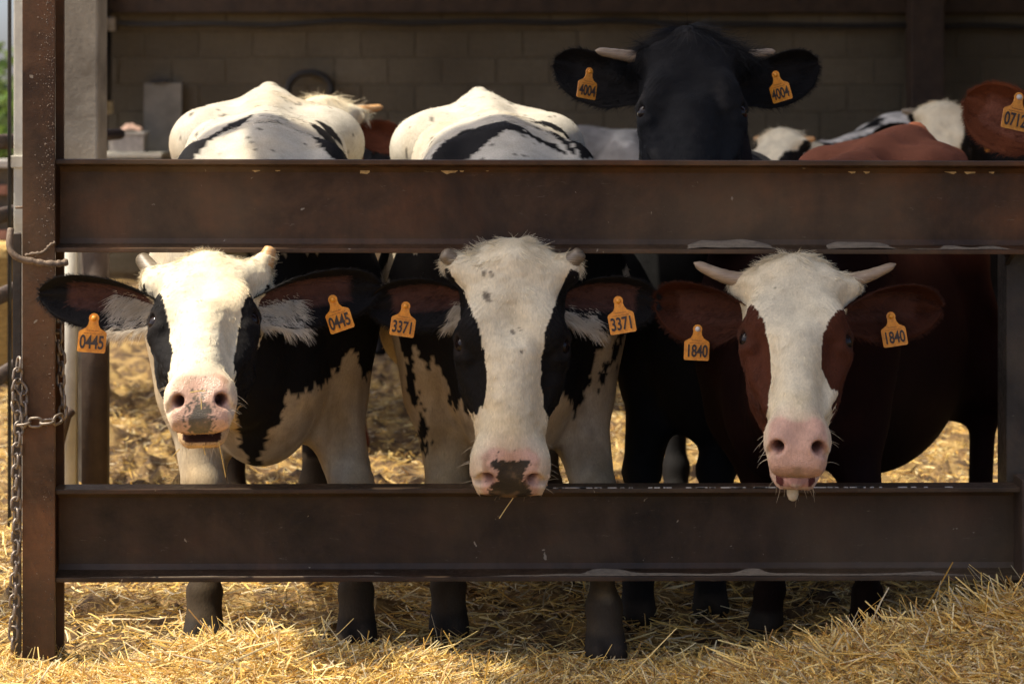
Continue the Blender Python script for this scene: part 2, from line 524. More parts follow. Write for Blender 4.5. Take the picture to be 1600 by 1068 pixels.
    # loose skin: low folds over brow and cheeks, fine unevenness of the coat
    nr = vnormals(V2, Q2); q2 = H.loc(V2)
    wr = (fbm(V2 * np.array([1, 1, 1.6]), 26, 3, 71 + S.get('seed', 0)) - .5) * .006 + (fbm(V2, 90, 2, 77) - .5) * .0015
    wr = wr * (1 - sstep(.40, .46, q2[:, 1])) * sstep(.022, .035, np.minimum(np.linalg.norm(q2 - np.array([.121, .224, -.029]), axis=1), np.linalg.norm(q2 - np.array([-.121, .224, -.029]), axis=1)))
    for g in (-1, 1):                       # wrinkles above the eye
        d = np.sqrt(((q2[:, 0] - g*.085) / .03) ** 2 + ((q2[:, 1] - .175) / .04) ** 2)
        wr = wr + np.exp(-d * d) * .0012 * np.sin((q2[:, 1] * 1.0 - g * q2[:, 0] * 1.1) * 420)
    V2 += nr * wr[:, None]
    V = np.concatenate([V1, V2]); Q = np.concatenate([Q1, Q2 + len(V1)])
    N = vnormals(V, Q)
    col = S['colour'](V, H.loc(V), Bv(V), N, H)
    col[:, :3] *= (.78 + .44 * fbm(V, 38, 3, 97))[:, None]
    # ears: cupped leaves rooted in the head
    ears = []
    for e in S.get('ears', []):
        ev, eq, ec, fr = make_ear(S, H, e, O)
        ears.append(fr)
        Q = np.concatenate([Q, eq + len(V)]); V = np.concatenate([V, ev]); col = np.concatenate([col, ec])
    me = mesh_np('body', V, Q, M['hide'], True, col)
    link('body', me, root)
    # coat
    hairs(S, root, V, Q, H, Bv, len(V1), len(V1) + len(V2), ears)
    # eyes
    for g in (-1, 1):
        p = H.w(g*.1062, .224, -.0410)
        make_eye(root, p, H, g)
    for hn in S.get('horns', []):
        make_horn(root, H, hn, O)
    for tg in S.get('tags', []):
        make_tag(root, tg, O)
    return root, H

def earw(v, u):
    return np.where(np.asarray(v) < 0, 1.0 + .26 * np.sin(np.clip(u, 0, 1) * PI) ** .8, .92)

def make_ear(S, H, e, O):
    Bp = H.w(*e['base']); T = np.array(e['tip']) - O; Nn = np.array(e['n'], float); Nn /= np.linalg.norm(Nn)
    A = T - Bp; L = np.linalg.norm(A); Sx = np.cross(A / L, Nn); Sx /= np.linalg.norm(Sx)
    Nn = np.cross(Sx, A / L)
    if Sx[2] < 0: Sx = -Sx
    nu, nv = 22, 15
    Wd = e.get('w', .062)
    us = np.linspace(0, 1, nu)
    prof = np.interp(us, [0, .12, .3, .5, .68, .82, .92, .97, 1], [.42, .66, .94, 1, .97, .84, .62, .42, .06]) * Wd
    _, prof = smoothed(us, prof, 0, 1, nu, 3)
    V = []; n = nu * nv
    for side in (0, 1):
        for i, u in enumerate(us):
            cen = Bp + A * u + np.array([0, 0, e.get('sag', .010) * math.sin(u * PI)]) + Sx * e.get('skew', 0.0) * u * (1 - u)
            dep = (1.05 - .55 * u)
            for j in range(nv):
                v = -1 + 2 * j / (nv - 1)
                cup = -(1 - abs(v) ** 2.2) * prof[i] * dep
                vv = v * (1 - .10 * (1 - u)) * earw(v, u)
                p = cen + Sx * (vv * prof[i]) + Nn * (cup + .35 * prof[i] * dep + .0028 * math.sin(v * 8 + 2.5 * u) * (1 - abs(v)))
                if side: p = p - Nn * (.007 * (1 - abs(v) ** 3) * (1 - u * .4) + .0004) 
                V.append(p)
    V = np.array(V, float).reshape(-1, 3)
    jit = (vnoise(V, 60, 5) - .5)[:, None] * .004
    V = V + Nn * jit
    Q = []
    for i in range(nu - 1):
        for j in range(nv - 1):
            a = i * nv + j
            Q.append((a, a + 1, a + nv + 1, a + nv)); Q.append((n + a, n + a + nv, n + a + nv + 1, n + a + 1))
        for j in (0, nv - 1):
            a = i * nv + j; b = (a, a + nv, n + a + nv, n + a)
            Q.append(b if j == 0 else b[::-1])
    Q = np.array(Q)
    # make the cupped face look along Nn
    f = Q[0]; nn = np.cross(V[f[2]] - V[f[0]], V[f[3]] - V[f[1]])
    if nn @ Nn < 0: Q = Q[:, ::-1]
    uu = np.tile(np.repeat(us, nv), 2); vv = np.tile(np.tile(np.linspace(-1, 1, nv), nu), 2)
    inner = np.arange(2 * n) < n
    col = e['colour'](uu, vv, inner, V)
    return V, Q, col, dict(B=Bp, A=A, S=Sx, N=Nn, prof=prof, us=us, e=e, L=L, sag=e.get('sag', .010))

EYE_MESH = None
def sphere_mesh(name, r, mat, nu=20, nv=12, sc=(1, 1, 1)):
    V = [(0, 0, r * sc[2])]; F = []
    for i in range(1, nv):
        t = PI * i / nv
        for j in range(nu):
            p = 2 * PI * j / nu
            V.append((r * sc[0] * math.sin(t) * math.cos(p), r * sc[1] * math.sin(t) * math.sin(p), r * sc[2] * math.cos(t)))
    V.append((0, 0, -r * sc[2]))
    for j in range(nu): F.append((0, 1 + j, 1 + (j + 1) % nu))
    for i in range(nv - 2):
        for j in range(nu):
            a = 1 + i * nu + j; b = 1 + i * nu + (j + 1) % nu
            F.append((a, a + nu, b + nu, b))
    l = len(V) - 1; s0 = 1 + (nv - 2) * nu
    for j in range(nu): F.append((l, s0 + (j + 1) % nu, s0 + j))
    me = bpy.data.meshes.new(name); me.from_pydata(V, [], F)
    for p in me.polygons: p.use_smooth = True
    me.materials.append(mat); me.update(); return me

def make_eye(root, p, H, g):
    global EYE_MESH
    if EYE_MESH is None: EYE_MESH = sphere_mesh('eye', .0215, M['eye'])
    o = link('eye', EYE_MESH, root, Vector(p)); s = H.size
    o.scale = (s, s, s)

def make_horn(root, H, h, O):
    p0 = Vector(H.w(*h['base'])); p1 = Vector(np.array(h['tip']) - O); bend = Vector(h.get('bend', (0, 0, 0)))
    if 'stump' in h: p0 = p0.lerp(p1, h['stump'] * .75)
    r = h['r']; pts = []; rad = []; n = 14
    for i in range(n + 1):
        t = i / n
        pts.append(p0.lerp(p1, t) + bend * math.sin(t * PI))
        k = 1 - h.get('taper', .72) * t ** 1.1
        if t > .85: k *= math.sqrt(max(0.02, 1 - ((t - .85) / .15) ** 2))
        rad.append(r * k * (1 + .025 * math.sin(t * 40)))
    m = MB().tube(pts, rad, 14)
    m.build('horn', M[h.get('mat', 'horn')], root, True)

NUM = {}
def number_mesh(txt):
    if txt not in NUM:
        cu = bpy.data.curves.new('number', 'FONT'); cu.body = txt; cu.size = .0415; cu.align_x = 'CENTER'; cu.align_y = 'CENTER'
        cu.extrude = .0003; cu.space_character = .98; cu.offset = 0.0009; cu.resolution_u = 5
        cu.materials.append(M['ink'])
        o = bpy.data.objects.new('number', cu); COL.objects.link(o)
        bpy.context.view_layer.update()
        NUM[txt] = bpy.data.meshes.new_from_object(o.evaluated_get(bpy.context.evaluated_depsgraph_get()))
        NUM[txt].name = 'tag_number'
        bpy.data.objects.remove(o); bpy.data.curves.remove(cu)
    return NUM[txt]

def make_tag(root, t, O):
    """orange ear tag: plate with a narrow eyelet neck, stud and printed number"""
    c = Vector(t['at']) - Vector(O)      # the eyelet
    s = t.get('size', 1.0)
    hole = Matrix.Translation(c) @ Matrix.Rotation(math.radians(t.get('roll', 0)), 4, 'Y') @ Matrix.Rotation(math.radians(t.get('yaw', 0)), 4, 'Z') @ Matrix.Rotation(math.radians(t.get('tilt', 0)), 4, 'X') @ Matrix.Scale(s, 4)
    out = []
    for k in range(9):
        a = math.radians(-30 + 240 * k / 8); out.append((.0115 * math.cos(a), .0115 * math.sin(a)))
    body = [(-.0115, -.014), (-.016, -.022), (-.0285, -.029), (-.031, -.033), (-.031, -.073), (-.028, -.076),
            (.028, -.076), (.031, -.073), (.031, -.033), (.0285, -.029), (.016, -.022), (.0115, -.014)]
    poly = out + body
    m = MB().prism([(p[0], p[1]) for p in poly], 1, -.0011, .0011)
    # slight warp of the soft plate
    m.v = [(x, y + .5 * x * x * t.get('warp', 4), z) for x, y, z in m.v]
    o = m.build('ear_tag', M['tag'], root); o.matrix_local = hole
    st = MB(); st.tube([(0, -.006, 0), (0, -.001, 0), (0, .014, 0)], [.0058, .0065, .003], 12)
    b = st.build('tag_stud', M[t.get('stud', 'tag')], o, True)
    f = link('tag_number', number_mesh(t['text']), o)
    f.location = (0, -.0019, -.0545); f.rotation_euler = (PI / 2, 0, 0); f.scale = (.66, 1.0, 1)
    # faint small print above the number
    if t.get('fine', True):
        mm = MB()
        rr = random.Random(t['text'])
        for row, (z, hw) in enumerate(((-.0275, .012), (-.0335, .019))):
            x = -hw
            while x < hw:
                l = rr.uniform(.0012, .0026); mm.box(x, x + l, -.0016, -.0012, z - .0011, z + .0011 * rr.uniform(.3, 1)); x += l + .0011
        mm.build('tag_print', M['ink_faint'], o)

# ------------------------------------------------------------------ coat hair as real strands
def strands(name, P, Dr, L, C, root, mat, npt=4, rad=.00045, curl=None, grav=0.0):
    n = len(P)
    if n == 0: return None
    cv = bpy.data.hair_curves.new(name)
    cv.add_curves([npt] * n)
    t = np.linspace(0, 1, npt)
    Dn = Dr / (np.linalg.norm(Dr, axis=1, keepdims=True) + 1e-9)
    pos = P[:, None, :] + Dn[:, None, :] * (L[:, None] * t[None, :])[:, :, None]
    if curl is not None: pos = pos + curl[:, None, :] * (t ** 2)[None, :, None] * L[:, None, None]
    pos[:, :, 2] -= grav * (t ** 2)[None, :] * L[:, None]
    cv.position_data.foreach_set('vector', pos.astype(np.float32).ravel())
    r = cv.attributes.get('radius') or cv.attributes.new('radius', 'FLOAT', 'POINT')
    rr = np.tile(rad * (1 - .8 * t), n).astype(np.float32)
    r.data.foreach_set('value', rr)
    c = cv.attributes.new('Col', 'FLOAT_COLOR', 'CURVE')
    C4 = np.ones((n, 4), np.float32); C4[:, :3] = C[:, :3]
    c.data.foreach_set('color', C4.ravel())
    cv.materials.append(mat)
    o = link(name, cv, root)
    return o

def sample(V, Q, n, wfun=None, rng=RNG):
    a = V[Q[:, 0]]; b = V[Q[:, 1]]; c = V[Q[:, 2]]; d = V[Q[:, 3]]
    nr = np.cross(c - a, d - b); ar = np.linalg.norm(nr, axis=1) * .5; nr = nr / (2 * ar[:, None] + 1e-12)
    wt = ar.copy()
    if wfun is not None: wt *= wfun((a + b + c + d) / 4, nr)
    p = wt / wt.sum(); i = rng.choice(len(Q), n, p=p)
    u = rng.random((n, 1)); v = rng.random((n, 1))
    P = (a[i] * (1 - u) + b[i] * u) * (1 - v) + (d[i] * (1 - u) + c[i] * u) * v
    return P, nr[i]

def hairs(S, root, V, Q, H, Bv, nb, nh, ears):
    hs = S.get('hair')
    if not hs: return
    allP, allD, allL, allC, allK = [], [], [], [], []
    rng = np.random.default_rng(S.get('seed', 1))
    eye_l = [np.array(H.w(g*.121, .224, -.029)) for g in (-1, 1)]
    # face
    hq = Q[(Q[:, 0] >= nb) & (Q[:, 0] < nh)]
    def wf(P, Nn):
        q = H.loc(P); w = np.ones(len(P))
        w *= 1 - S['bare'](q)
        for e in eye_l: w *= sstep(.018, .027, np.linalg.norm(P - e, axis=1))
        w *= np.where(Nn @ np.array([0, -1, .2]) > -.35, 1, .12)
        return w
    if hs[0]:
        P, Nn = sample(V, hq, hs[0], wf, rng)
        q = H.loc(P); A = H.dirw((0, 1, 0)); Cx = H.dirw((1, 0, 0))
        wh = np.stack([q[:, 0] / .10, (q[:, 1] - .13) / .12], 1)
        # hair whorl on the forehead: up and outward above it, down the nose below it
        fl = (np.clip(wh[:, 0:1], -1.2, 1.2) * .9) * Cx + np.clip(.45 + wh[:, 1:2], .12, 1.2) * A
        fl = fl - (fl * Nn).sum(1, keepdims=True) * Nn
        fl /= np.linalg.norm(fl, axis=1, keepdims=True) + 1e-6
        rnd = rng.normal(0, 1, P.shape); clump = np.stack([fbm(P, 55, 2, 31 + i) - .5 for i in range(3)], 1)
        top = 1 - sstep(.015, .085, q[:, 1])
        D = fl + Nn * (.30 + .10 * top[:, None]) + rnd * (.16 + .12 * top[:, None]) + clump * (.9 + 1.4 * top[:, None])
        L = (.0065 + .0045 * rng.random(len(P))) * (1 + S.get('tuft', 1.2) * 2.2 * top)
        L *= np.where(q[:, 1] > .40, .75, 1)
        C = S['colour'](P + fl * 0, q, Bv(P), Nn, H)[:, :3]
        C = C * (1 + .18 * rng.normal(0, 1, (len(P), 1))) * (.72 + .56 * fbm(P, 45, 3, 91)[:, None])
        allP.append(P); allD.append(D); allL.append(L); allC.append(C); allK.append(rng.normal(0, .12, P.shape) + np.array([0, 0, -.12 * 1]) * top[:, None])
    # body
    if hs[1]:
        bq = Q[Q[:, 0] < nb]
        def wb(P, Nn):
            b = Bv(P); w = np.where(b[:, 1] < .35, 1, .35) * np.where(b[:, 2] > 1.0, 2.2, 1)
            return w * np.where(b[:, 2] < .08, 0, 1) * np.where(Nn[:, 1] > .3, .05, 1)
        P, Nn = sample(V, bq, hs[1], wb, rng)
        fl = np.zeros_like(P); fl[:, 1] = .5; fl[:, 2] = -1
        fl = fl - (fl * Nn).sum(1, keepdims=True) * Nn
        fl /= np.linalg.norm(fl, axis=1, keepdims=True) + 1e-6
        clump = np.stack([fbm(P, 25, 2, 41 + i) - .5 for i in range(3)], 1)
        D = fl + Nn * .32 + rng.normal(0, .18, P.shape) + clump * .9
        L = .011 + .008 * rng.random(len(P))
        b = Bv(P)
        C = S['colour'](P, H.loc(P), b, Nn, H)[:, :3] * (1 + .22 * rng.normal(0, 1, (len(P), 1))) * (.55 + .9 * fbm(P, 30, 3, 95)[:, None])
        allP.append(P); allD.append(D); allL.append(L); allC.append(C); allK.append(rng.normal(0, .1, P.shape))
    # ears: short fur outside, long fringe from the lower edge and the opening
    for fr in ears:
        n = hs[2]
        if not n: continue
        u = rng.random(n) ** .9; v = rng.uniform(-1, 1, n)
        fringe = rng.random(n) < .45
        v = np.where(fringe, np.where(rng.random(n) < .68, -1, 1) * rng.uniform(.72, 1.0, n), v)
        pr = np.interp(u, fr['us'], fr['prof']); dep = 1.05 - .55 * u
        cen = fr['B'] + fr['A'] * u[:, None] + np.array([0, 0, 1.]) * (fr['sag'] * np.sin(u * PI))[:, None] + fr['S'] * (fr['e'].get('skew', 0.) * u * (1 - u))[:, None]
        P = cen + fr['S'] * (v * (1 - .1 * (1 - u)) * pr * earw(v, u))[:, None] + fr['N'] * (-(1 - np.abs(v) ** 2.2) * pr * dep + .35 * pr * dep)[:, None]
        ax = fr['A'] / fr['L']
        D = ax * .8 + fr['N'] * np.where(fringe, .25, .35)[:, None] + fr['S'] * (v * .55)[:, None] + rng.normal(0, .22, P.shape)
        L = np.where(fringe, .008 + .010 * rng.random(n) * (1.25 - u), .007 + .005 * rng.random(n))
        base = (u < .5) & (v < -.1); L = np.where(base & (rng.random(n) < .5), L * 1.4, L)
        C = fr['e']['colour'](u, v, np.ones(n, bool), P)[:, :3] * (1 + .15 * rng.normal(0, 1, (n, 1)))
        fh = fr['e'].get('fringe')
        if fh is not None:
            m = (u < fh[0]) & (v < fh[1]) & (rng.random(n) < .8); C[m] = fh[2]
        allP.append(P); allD.append(D); allL.append(L); allC.append(C); allK.append(rng.normal(0, .15, P.shape) + np.array([0, 0, -.15]))
        if fh is not None:                       # soft pale tuft hanging from the base of the ear
            k = 1500; u = rng.uniform(.0, fh[0], k); v = rng.uniform(-1, fh[1] - .2, k)
            pr = np.interp(u, fr['us'], fr['prof']); dep = 1.05 - .55 * u
            cen = fr['B'] + fr['A'] * u[:, None] + np.array([0, 0, 1.]) * (fr['sag'] * np.sin(u * PI))[:, None]
            P = cen + fr['S'] * (v * pr * earw(v, u))[:, None] + fr['N'] * (-(1 - np.abs(v) ** 2.2) * pr * dep + .35 * pr * dep + .004)[:, None]
            cl = np.stack([fbm(P, 60, 2, 131 + i) - .5 for i in range(3)], 1)
            D = ax * .75 + np.array([0, -.25, -.45]) + cl * 1.3 + rng.normal(0, .12, P.shape)
            allP.append(P); allD.append(D); allL.append(rng.uniform(.018, .036, k)); allC.append(np.ones((k, 3)) * fh[2] * rng.uniform(.7, 1.1, (k, 1)))
            allK.append(np.tile([0, 0, -.35], (k, 1)) + rng.normal(0, .1, (k, 3)))
    # whiskers round the muzzle
    nw = hs[3]
    if nw:
        th = rng.uniform(-1, 1, nw); g = np.sign(th); aa = rng.uniform(.43, .535, nw); bb = rng.uniform(-.10, -.035, nw)
        low = rng.random(nw) < .55
        P = np.empty((nw, 3)); D = np.empty((nw, 3))
        for i in range(nw):
            if low[i]:
                P[i] = H.w(*H.jw(rng.uniform(-.045, .045), rng.uniform(.49, .525), -.118)); D[i] = H.dirw((th[i] * .5, .7, -.8)) + rng.normal(0, .2, 3)
            else:
                P[i] = H.w(g[i] * .066 * H.muz, aa[i], bb[i]); D[i] = H.dirw((g[i], .25, -.1)) + rng.normal(0, .25, 3)
        allP.append(P); allD.append(D); allL.append(rng.uniform(.015, .04, nw)); allC.append(np.tile(np.array([[.55, .47, .33]]), (nw, 1)))
        allK.append(np.tile([0, 0, -.3], (nw, 1)) + rng.normal(0, .1, (nw, 3)))
    o = strands('coat', np.concatenate(allP), np.concatenate(allD), np.concatenate(allL), np.clip(np.concatenate(allC), .002, .95), root, M['fur'], 4, S.get('hrad', .00055), np.concatenate(allK))
    return o

# ------------------------------------------------------------------ coat colours
WHITE = np.array([.67, .595, .425]); CREAM = np.array([.60, .47, .27]); BLACK = np.array([.0095, .0085, .008])  # WHITE: stained fur with warm straw bounce put into its yellow
BROWN = np.array([.085, .026, .012]); PINK = np.array([.57, .35, .26]); DIRT = np.array([.021, .014, .009]); HOOF = np.array([.03, .024, .018])

def lerp(a, b, t): return a * (1 - t[:, None]) + b * t[:, None]

def inpoly(x, z, poly):
    r = np.zeros(len(x), bool); n = len(poly)
    for i in range(n):
        (x0, z0), (x1, z1) = poly[i], poly[(i + 1) % n]
        c = ((z0 > z) != (z1 > z)) & (x < (x1 - x0) * (z - z0) / (z1 - z0 + 1e-12) + x0)
        r ^= c
    return r

def pxpoly(pts, y, root):
    return [((p := at(px, py, y)).x - root[0], p.z - root[2]) for px, py in pts]

def curve(a, tab): return np.interp(a, [t[0] for t in tab], [t[1] for t in tab])

def base_white(P, seed=3):
    n = fbm(P, 9, 4, seed)[:, None]; m = fbm(P, 40, 2, seed + 5)[:, None]
    c = WHITE * (1 - .10 * (m - .5)) * np.ones((len(P), 1))
    t = np.clip((n[:, 0] - .50) * 3.0, 0, .8)
    return lerp(c, CREAM * np.ones_like(c), t * .8)

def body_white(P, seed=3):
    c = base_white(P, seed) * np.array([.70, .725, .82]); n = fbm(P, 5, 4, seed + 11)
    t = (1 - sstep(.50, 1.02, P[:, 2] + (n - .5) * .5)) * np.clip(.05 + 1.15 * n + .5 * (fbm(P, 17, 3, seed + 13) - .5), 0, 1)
    c = lerp(c, np.array([.46, .30, .12]) * np.ones_like(c), np.clip(t, 0, .85))  # tan low on the body: real staining plus painted straw bounce
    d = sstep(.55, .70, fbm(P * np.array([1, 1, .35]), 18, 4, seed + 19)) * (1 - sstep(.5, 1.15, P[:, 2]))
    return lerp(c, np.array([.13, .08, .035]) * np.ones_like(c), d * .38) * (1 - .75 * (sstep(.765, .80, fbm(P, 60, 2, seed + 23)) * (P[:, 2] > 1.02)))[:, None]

def muzzle_colour(col, gl, q, spots, spot_amt, seed, pink=PINK, top=.452, notch=.02, spot_c=np.array([.03, .024, .02])):
    c, a, b = q[:, 0], q[:, 1], q[:, 2]
    n = fbm(q, 55, 2, seed) - .5
    edge = top + notch * (1 - np.clip(np.abs(c) / .05, 0, 1)) + .020 * np.clip((np.abs(c) - .03) / .035, 0, 2) ** 2 + n * .012
    side = 1 - sstep(.056, .068, np.abs(c) + n * .012)
    pad = sstep(edge - .006, edge + .008, a) * side * sstep(-.094, -.088, b)
    soft = sstep(edge - .045, edge + .004, a) * (b > -.10)
    col = lerp(col, np.ones_like(col) * (pink * .55 + WHITE * .45), soft * .6)
    tone = (fbm(q, 30, 3, seed + 2) - .5)[:, None]
    pk = pink * (1 + .35 * tone) * np.ones_like(col)
    col = lerp(col, pk, pad * .95)
    if spot_amt > 0:
        s = fbm(q, 230, 2, seed + 7)
        field = spots(c, a, b)
        m = sstep(.45, .53, s * .60 + field * spot_amt) * pad
        col = lerp(col, spot_c * np.ones_like(col), m)
    for g in (-1, 1):
        ax0 = np.array([g*.052, .530, -.012]); ax1 = np.array([g*.033, .482, -.046]); dd = ax1 - ax0
        t = np.clip(((q - ax0) @ dd) / (dd @ dd), 0, 1); ds = np.linalg.norm(q - ax0 - t[:, None] * dd, axis=1)
        inn = (1 - sstep(.014, .021, ds)) * (.35 + .65 * t) * sstep(.45, .47, a)
        col = lerp(col, np.ones_like(col) * np.array([.16, .06, .05]), inn * .9)
    gr = sstep(.48, .70, fbm(q, 34, 4, seed + 31)) * pad
    col = lerp(col, np.ones_like(col) * np.array([.28, .18, .10]), gr * .6)
    gl = np.maximum(gl, pad * .9)
    # dark lining inside the nostrils
    return col, gl

def mouth_shade(col, q, H, c_in, c_tongue=None):  # darkens the mouth gap: its shade is painted into the colour
    g_ = .39 * H.jaw; c, a, b = q[:, 0], q[:, 1], q[:, 2]; bm = -.096 - g_ * .5
    m = (np.abs(b - bm) < .008 + g_ * .42) & (a < .528) & (a > .42) & (np.abs(c) < .043)
    col = np.where(m[:, None], c_in, col)
    if c_tongue is not None:
        m2 = m & (b < bm + .004) & (np.abs(c) < .027); col = np.where(m2[:, None], c_tongue, col)
    return col

def bare_fn(top=.455):
    def f(q):
        c, a, b = q[:, 0], q[:, 1], q[:, 2]
        return sstep(top - .012, top + .004, a) * (np.abs(c) < .07) * (b > -.085) + 0.0
    return f

def eye_dark(col, q, skin=np.array([.02, .016, .014])):
    for g in (-1, 1):
        d = np.sqrt((q[:, 0] - g*.121) ** 2 + ((q[:, 1] - .224) / 1.25) ** 2 + (q[:, 2] + .029) ** 2)
        col = lerp(col, skin * np.ones_like(col), 1 - sstep(.016, .027, d))
    return col

def legs_dirty(col, b, P, top=.42, seed=9, amt=1.0, c=DIRT):
    n = fbm(P, 14, 3, seed)
    t = (1 - sstep(top - .22, top, b[:, 2] + (n - .5) * .28)) * amt
    col = lerp(col, c * (0.6 + .8 * n[:, None]) * np.ones_like(col), t * .93)
    h = 1 - sstep(.055, .07, b[:, 2])
    return lerp(col, HOOF * np.ones_like(col), h)
# ------------------------------------------------------------------ materials
M = {}
def hide_mat():
    N = Nodes('hide'); at_ = N.n('ShaderNodeAttribute'); at_.attribute_name = 'Col'
    co = N.coord((1, 1, .35)); n = N.noise(co, 260, 3, .7); n2 = N.noise(N.coord(), 22, 4, .6)
    v = N.ramp(n, [(.25, W(.80)), (.75, W(1.12))])
    N.col(N.mix(1.0, at_.outputs['Color'], v, 'MULTIPLY'))
    mp = N.n('ShaderNodeMapRange'); N.l(at_.outputs['Alpha'], mp.inputs[0])
    mp.inputs[3].default_value = .72; mp.inputs[4].default_value = .26
    N.l(mp.outputs[0], N.b.inputs['Roughness'])
    m2 = N.n('ShaderNodeMapRange'); N.l(at_.outputs['Alpha'], m2.inputs[0]); m2.inputs[3].default_value = .08; m2.inputs[4].default_value = .45
    N.l(m2.outputs[0], N.b.inputs['Specular IOR Level'])
    ad = N.n('ShaderNodeMath', operation='ADD'); N.l(n, ad.inputs[0]); N.l(n2, ad.inputs[1])
    vo = N.n('ShaderNodeTexVoronoi'); vo.inputs['Scale'].default_value = 420; N.l(N.coord(), vo.inputs['Vector'])
    ml = N.n('ShaderNodeMath', operation='MULTIPLY'); N.l(vo.outputs['Distance'], ml.inputs[0]); N.l(at_.outputs['Alpha'], ml.inputs[1])
    a2 = N.n('ShaderNodeMath', operation='ADD'); N.l(ad.outputs[0], a2.inputs[0]); N.l(ml.outputs[0], a2.inputs[1])
    N.bump(a2.outputs[0], .35, .004)
    return N.m
def fur_mat():
    N = Nodes('fur'); at_ = N.n('ShaderNodeAttribute'); at_.attribute_name = 'Col'
    N.col(at_.outputs['Color']); N.set(Roughness=.5, **{'Specular IOR Level': .14})
    return N.m
M['hide'] = hide_mat(); M['fur'] = fur_mat()
N = Nodes('eye'); N.col((.010, .006, .005)); N.set(Roughness=.08, **{'Specular IOR Level': .22}); M['eye'] = N.m
N = Nodes('tag'); co = N.coord()
N.col(N.ramp(N.noise(co, 90, 5, .7), [(.3, (.50, .17, .012)), (.55, (.74, .29, .02)), (.8, (.80, .36, .04))]))
N.set(Roughness=.45); N.b.inputs['Subsurface Weight'].default_value = .15; N.b.inputs['Subsurface Radius'].default_value = (.004, .002, .001)
M['tag'] = N.m
M['ink'] = mat_flat('ink', (.035, .022, .016), .6, 0, .5, 160, 0)
M['ink_faint'] = mat_flat('ink_faint', (.33, .12, .02), .6, 0, .4, 160, 0)
M['stud_white'] = mat_flat('stud_white', (.62, .58, .50), .4, 0, .2, 100, 0)
def horn_mat(name, stops):
    N = Nodes(name); co = N.coord((1, 1, 1)); n = N.noise(N.coord((3, 3, 60)), 9, 4, .6); n2 = N.noise(co, 14, 3, .6)
    mx = N.n('ShaderNodeMath', operation='ADD'); N.l(n, mx.inputs[0]); N.l(n2, mx.inputs[1])
    hf = N.n('ShaderNodeMath', operation='MULTIPLY'); N.l(mx.outputs[0], hf.inputs[0]); hf.inputs[1].default_value = .5
    N.col(N.ramp(hf.outputs[0], stops)); N.set(Roughness=.42); N.bump(n, .3, .003); return N.m
M['horn'] = horn_mat('horn', [(.35, (.16, .115, .075)), (.5, (.30, .225, .15)), (.65, (.40, .31, .21))])
M['horn_orange'] = horn_mat('horn_orange', [(.35, (.25, .12, .04)), (.5, (.50, .27, .10)), (.65, (.60, .38, .18))])
M['horn_grey'] = horn_mat('horn_grey', [(.35, (.07, .055, .038)), (.5, (.17, .135, .09)), (.65, (.27, .215, .15))])
M['saliva'] = mat_flat('saliva', (.55, .47, .33), .25, 0, .2, 60, .05)
M['tongue'] = mat_flat('tongue', (.50, .22, .19), .3, 0, .2, 60, .2)

def steel_mat(name, base, rust, chip_z=None, dark=.6):
    """rusty painted steel: streaks, scuffs, pale scratches and flaked chips"""
    N = Nodes(name); co = N.coord(); st = N.coord((1, 1, .12))
    big = N.noise(co, 5.0, 8, .66, .3); fine = N.noise(co, 60, 5, .7); streak = N.noise(st, 22, 4, .65)
    c = N.ramp(big, [(.32, tuple(x * .45 for x in base)), (.48, base), (.66, rust), (.8, tuple(min(1, x * 1.5) for x in rust))])
    c = N.mix(.22, c, N.ramp(streak, [(.3, W(.3)), (.7, W(1.5))]), 'MULTIPLY')
    sc = N.noise(N.coord((14, 14, 90)), 1.6, 6, .75, 1.2)
    wear = N.noise(co, 1.7, 6, .7, .9)
    c = N.mix(.85, c, N.ramp(wear, [(.34, W(.5)), (.5, W(1.0)), (.66, W(1.55))]), 'MULTIPLY')
    c = N.mix(N.ramp(sc, [(.64, W(0)), (.70, W(.6))]), c, (.20, .165, .12))
    sp = N.noise(co, 36, 3, .5, .6)
    c = N.mix(N.ramp(sp, [(.735, W(0)), (.75, W(.8))]), c, (.30, .26, .20))
    dust_sheen = N.noise(co, 1.3, 4, .6)
    c = N.mix(N.ramp(dust_sheen, [(.45, W(0)), (.72, W(.55))]), c, (.15, .108, .062))
    N.col(c)
    r = N.ramp(fine, [(.3, W(.34)), (.7, W(.62))]); N.l(r, N.b.inputs['Roughness'])
    N.set(Metallic=.0, **{'Specular IOR Level': .25})
    ad = N.n('ShaderNodeMath', operation='ADD'); N.l(fine, ad.inputs[0]); N.l(big, ad.inputs[1])
    N.bump(ad.outputs[0], .35, .003)
    return N.m
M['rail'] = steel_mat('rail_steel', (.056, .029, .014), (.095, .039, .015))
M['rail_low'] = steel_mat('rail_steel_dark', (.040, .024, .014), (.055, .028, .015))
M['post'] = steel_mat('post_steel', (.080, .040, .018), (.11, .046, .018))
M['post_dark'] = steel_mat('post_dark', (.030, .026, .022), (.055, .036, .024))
N = Nodes('rust_flakes'); co = N.coord(); N.col(N.ramp(N.noise(co, 120, 5, .7), [(.3, (.03, .02, .014)), (.55, (.10, .06, .034)), (.75, (.22, .155, .10))])); N.set(Roughness=.5); N.bump(N.noise(co, 180, 3), .8, .004); M['flake'] = N.m
M['chip'] = mat_flat('bare_primer', (.50, .36, .17), .7, 0, .5, 60, .2)
M['dust_sheen'] = mat_flat('dried_mud', (.26, .205, .14), .95, 0, .3, 50, .8)
M['chain'] = mat_flat('chain_steel', (.22, .18, .14), .42, .55, .5, 60, .3)
M['bar'] = mat_flat('bent_bar', (.17, .12, .078), .6, .2, .45, 50, .6)
M['concrete'] = None
N = Nodes('column_render'); co = N.coord(); a = N.noise(co, 2.4, 6, .65, .5); b = N.noise(N.coord((1, 1, .2)), 6, 4, .6)
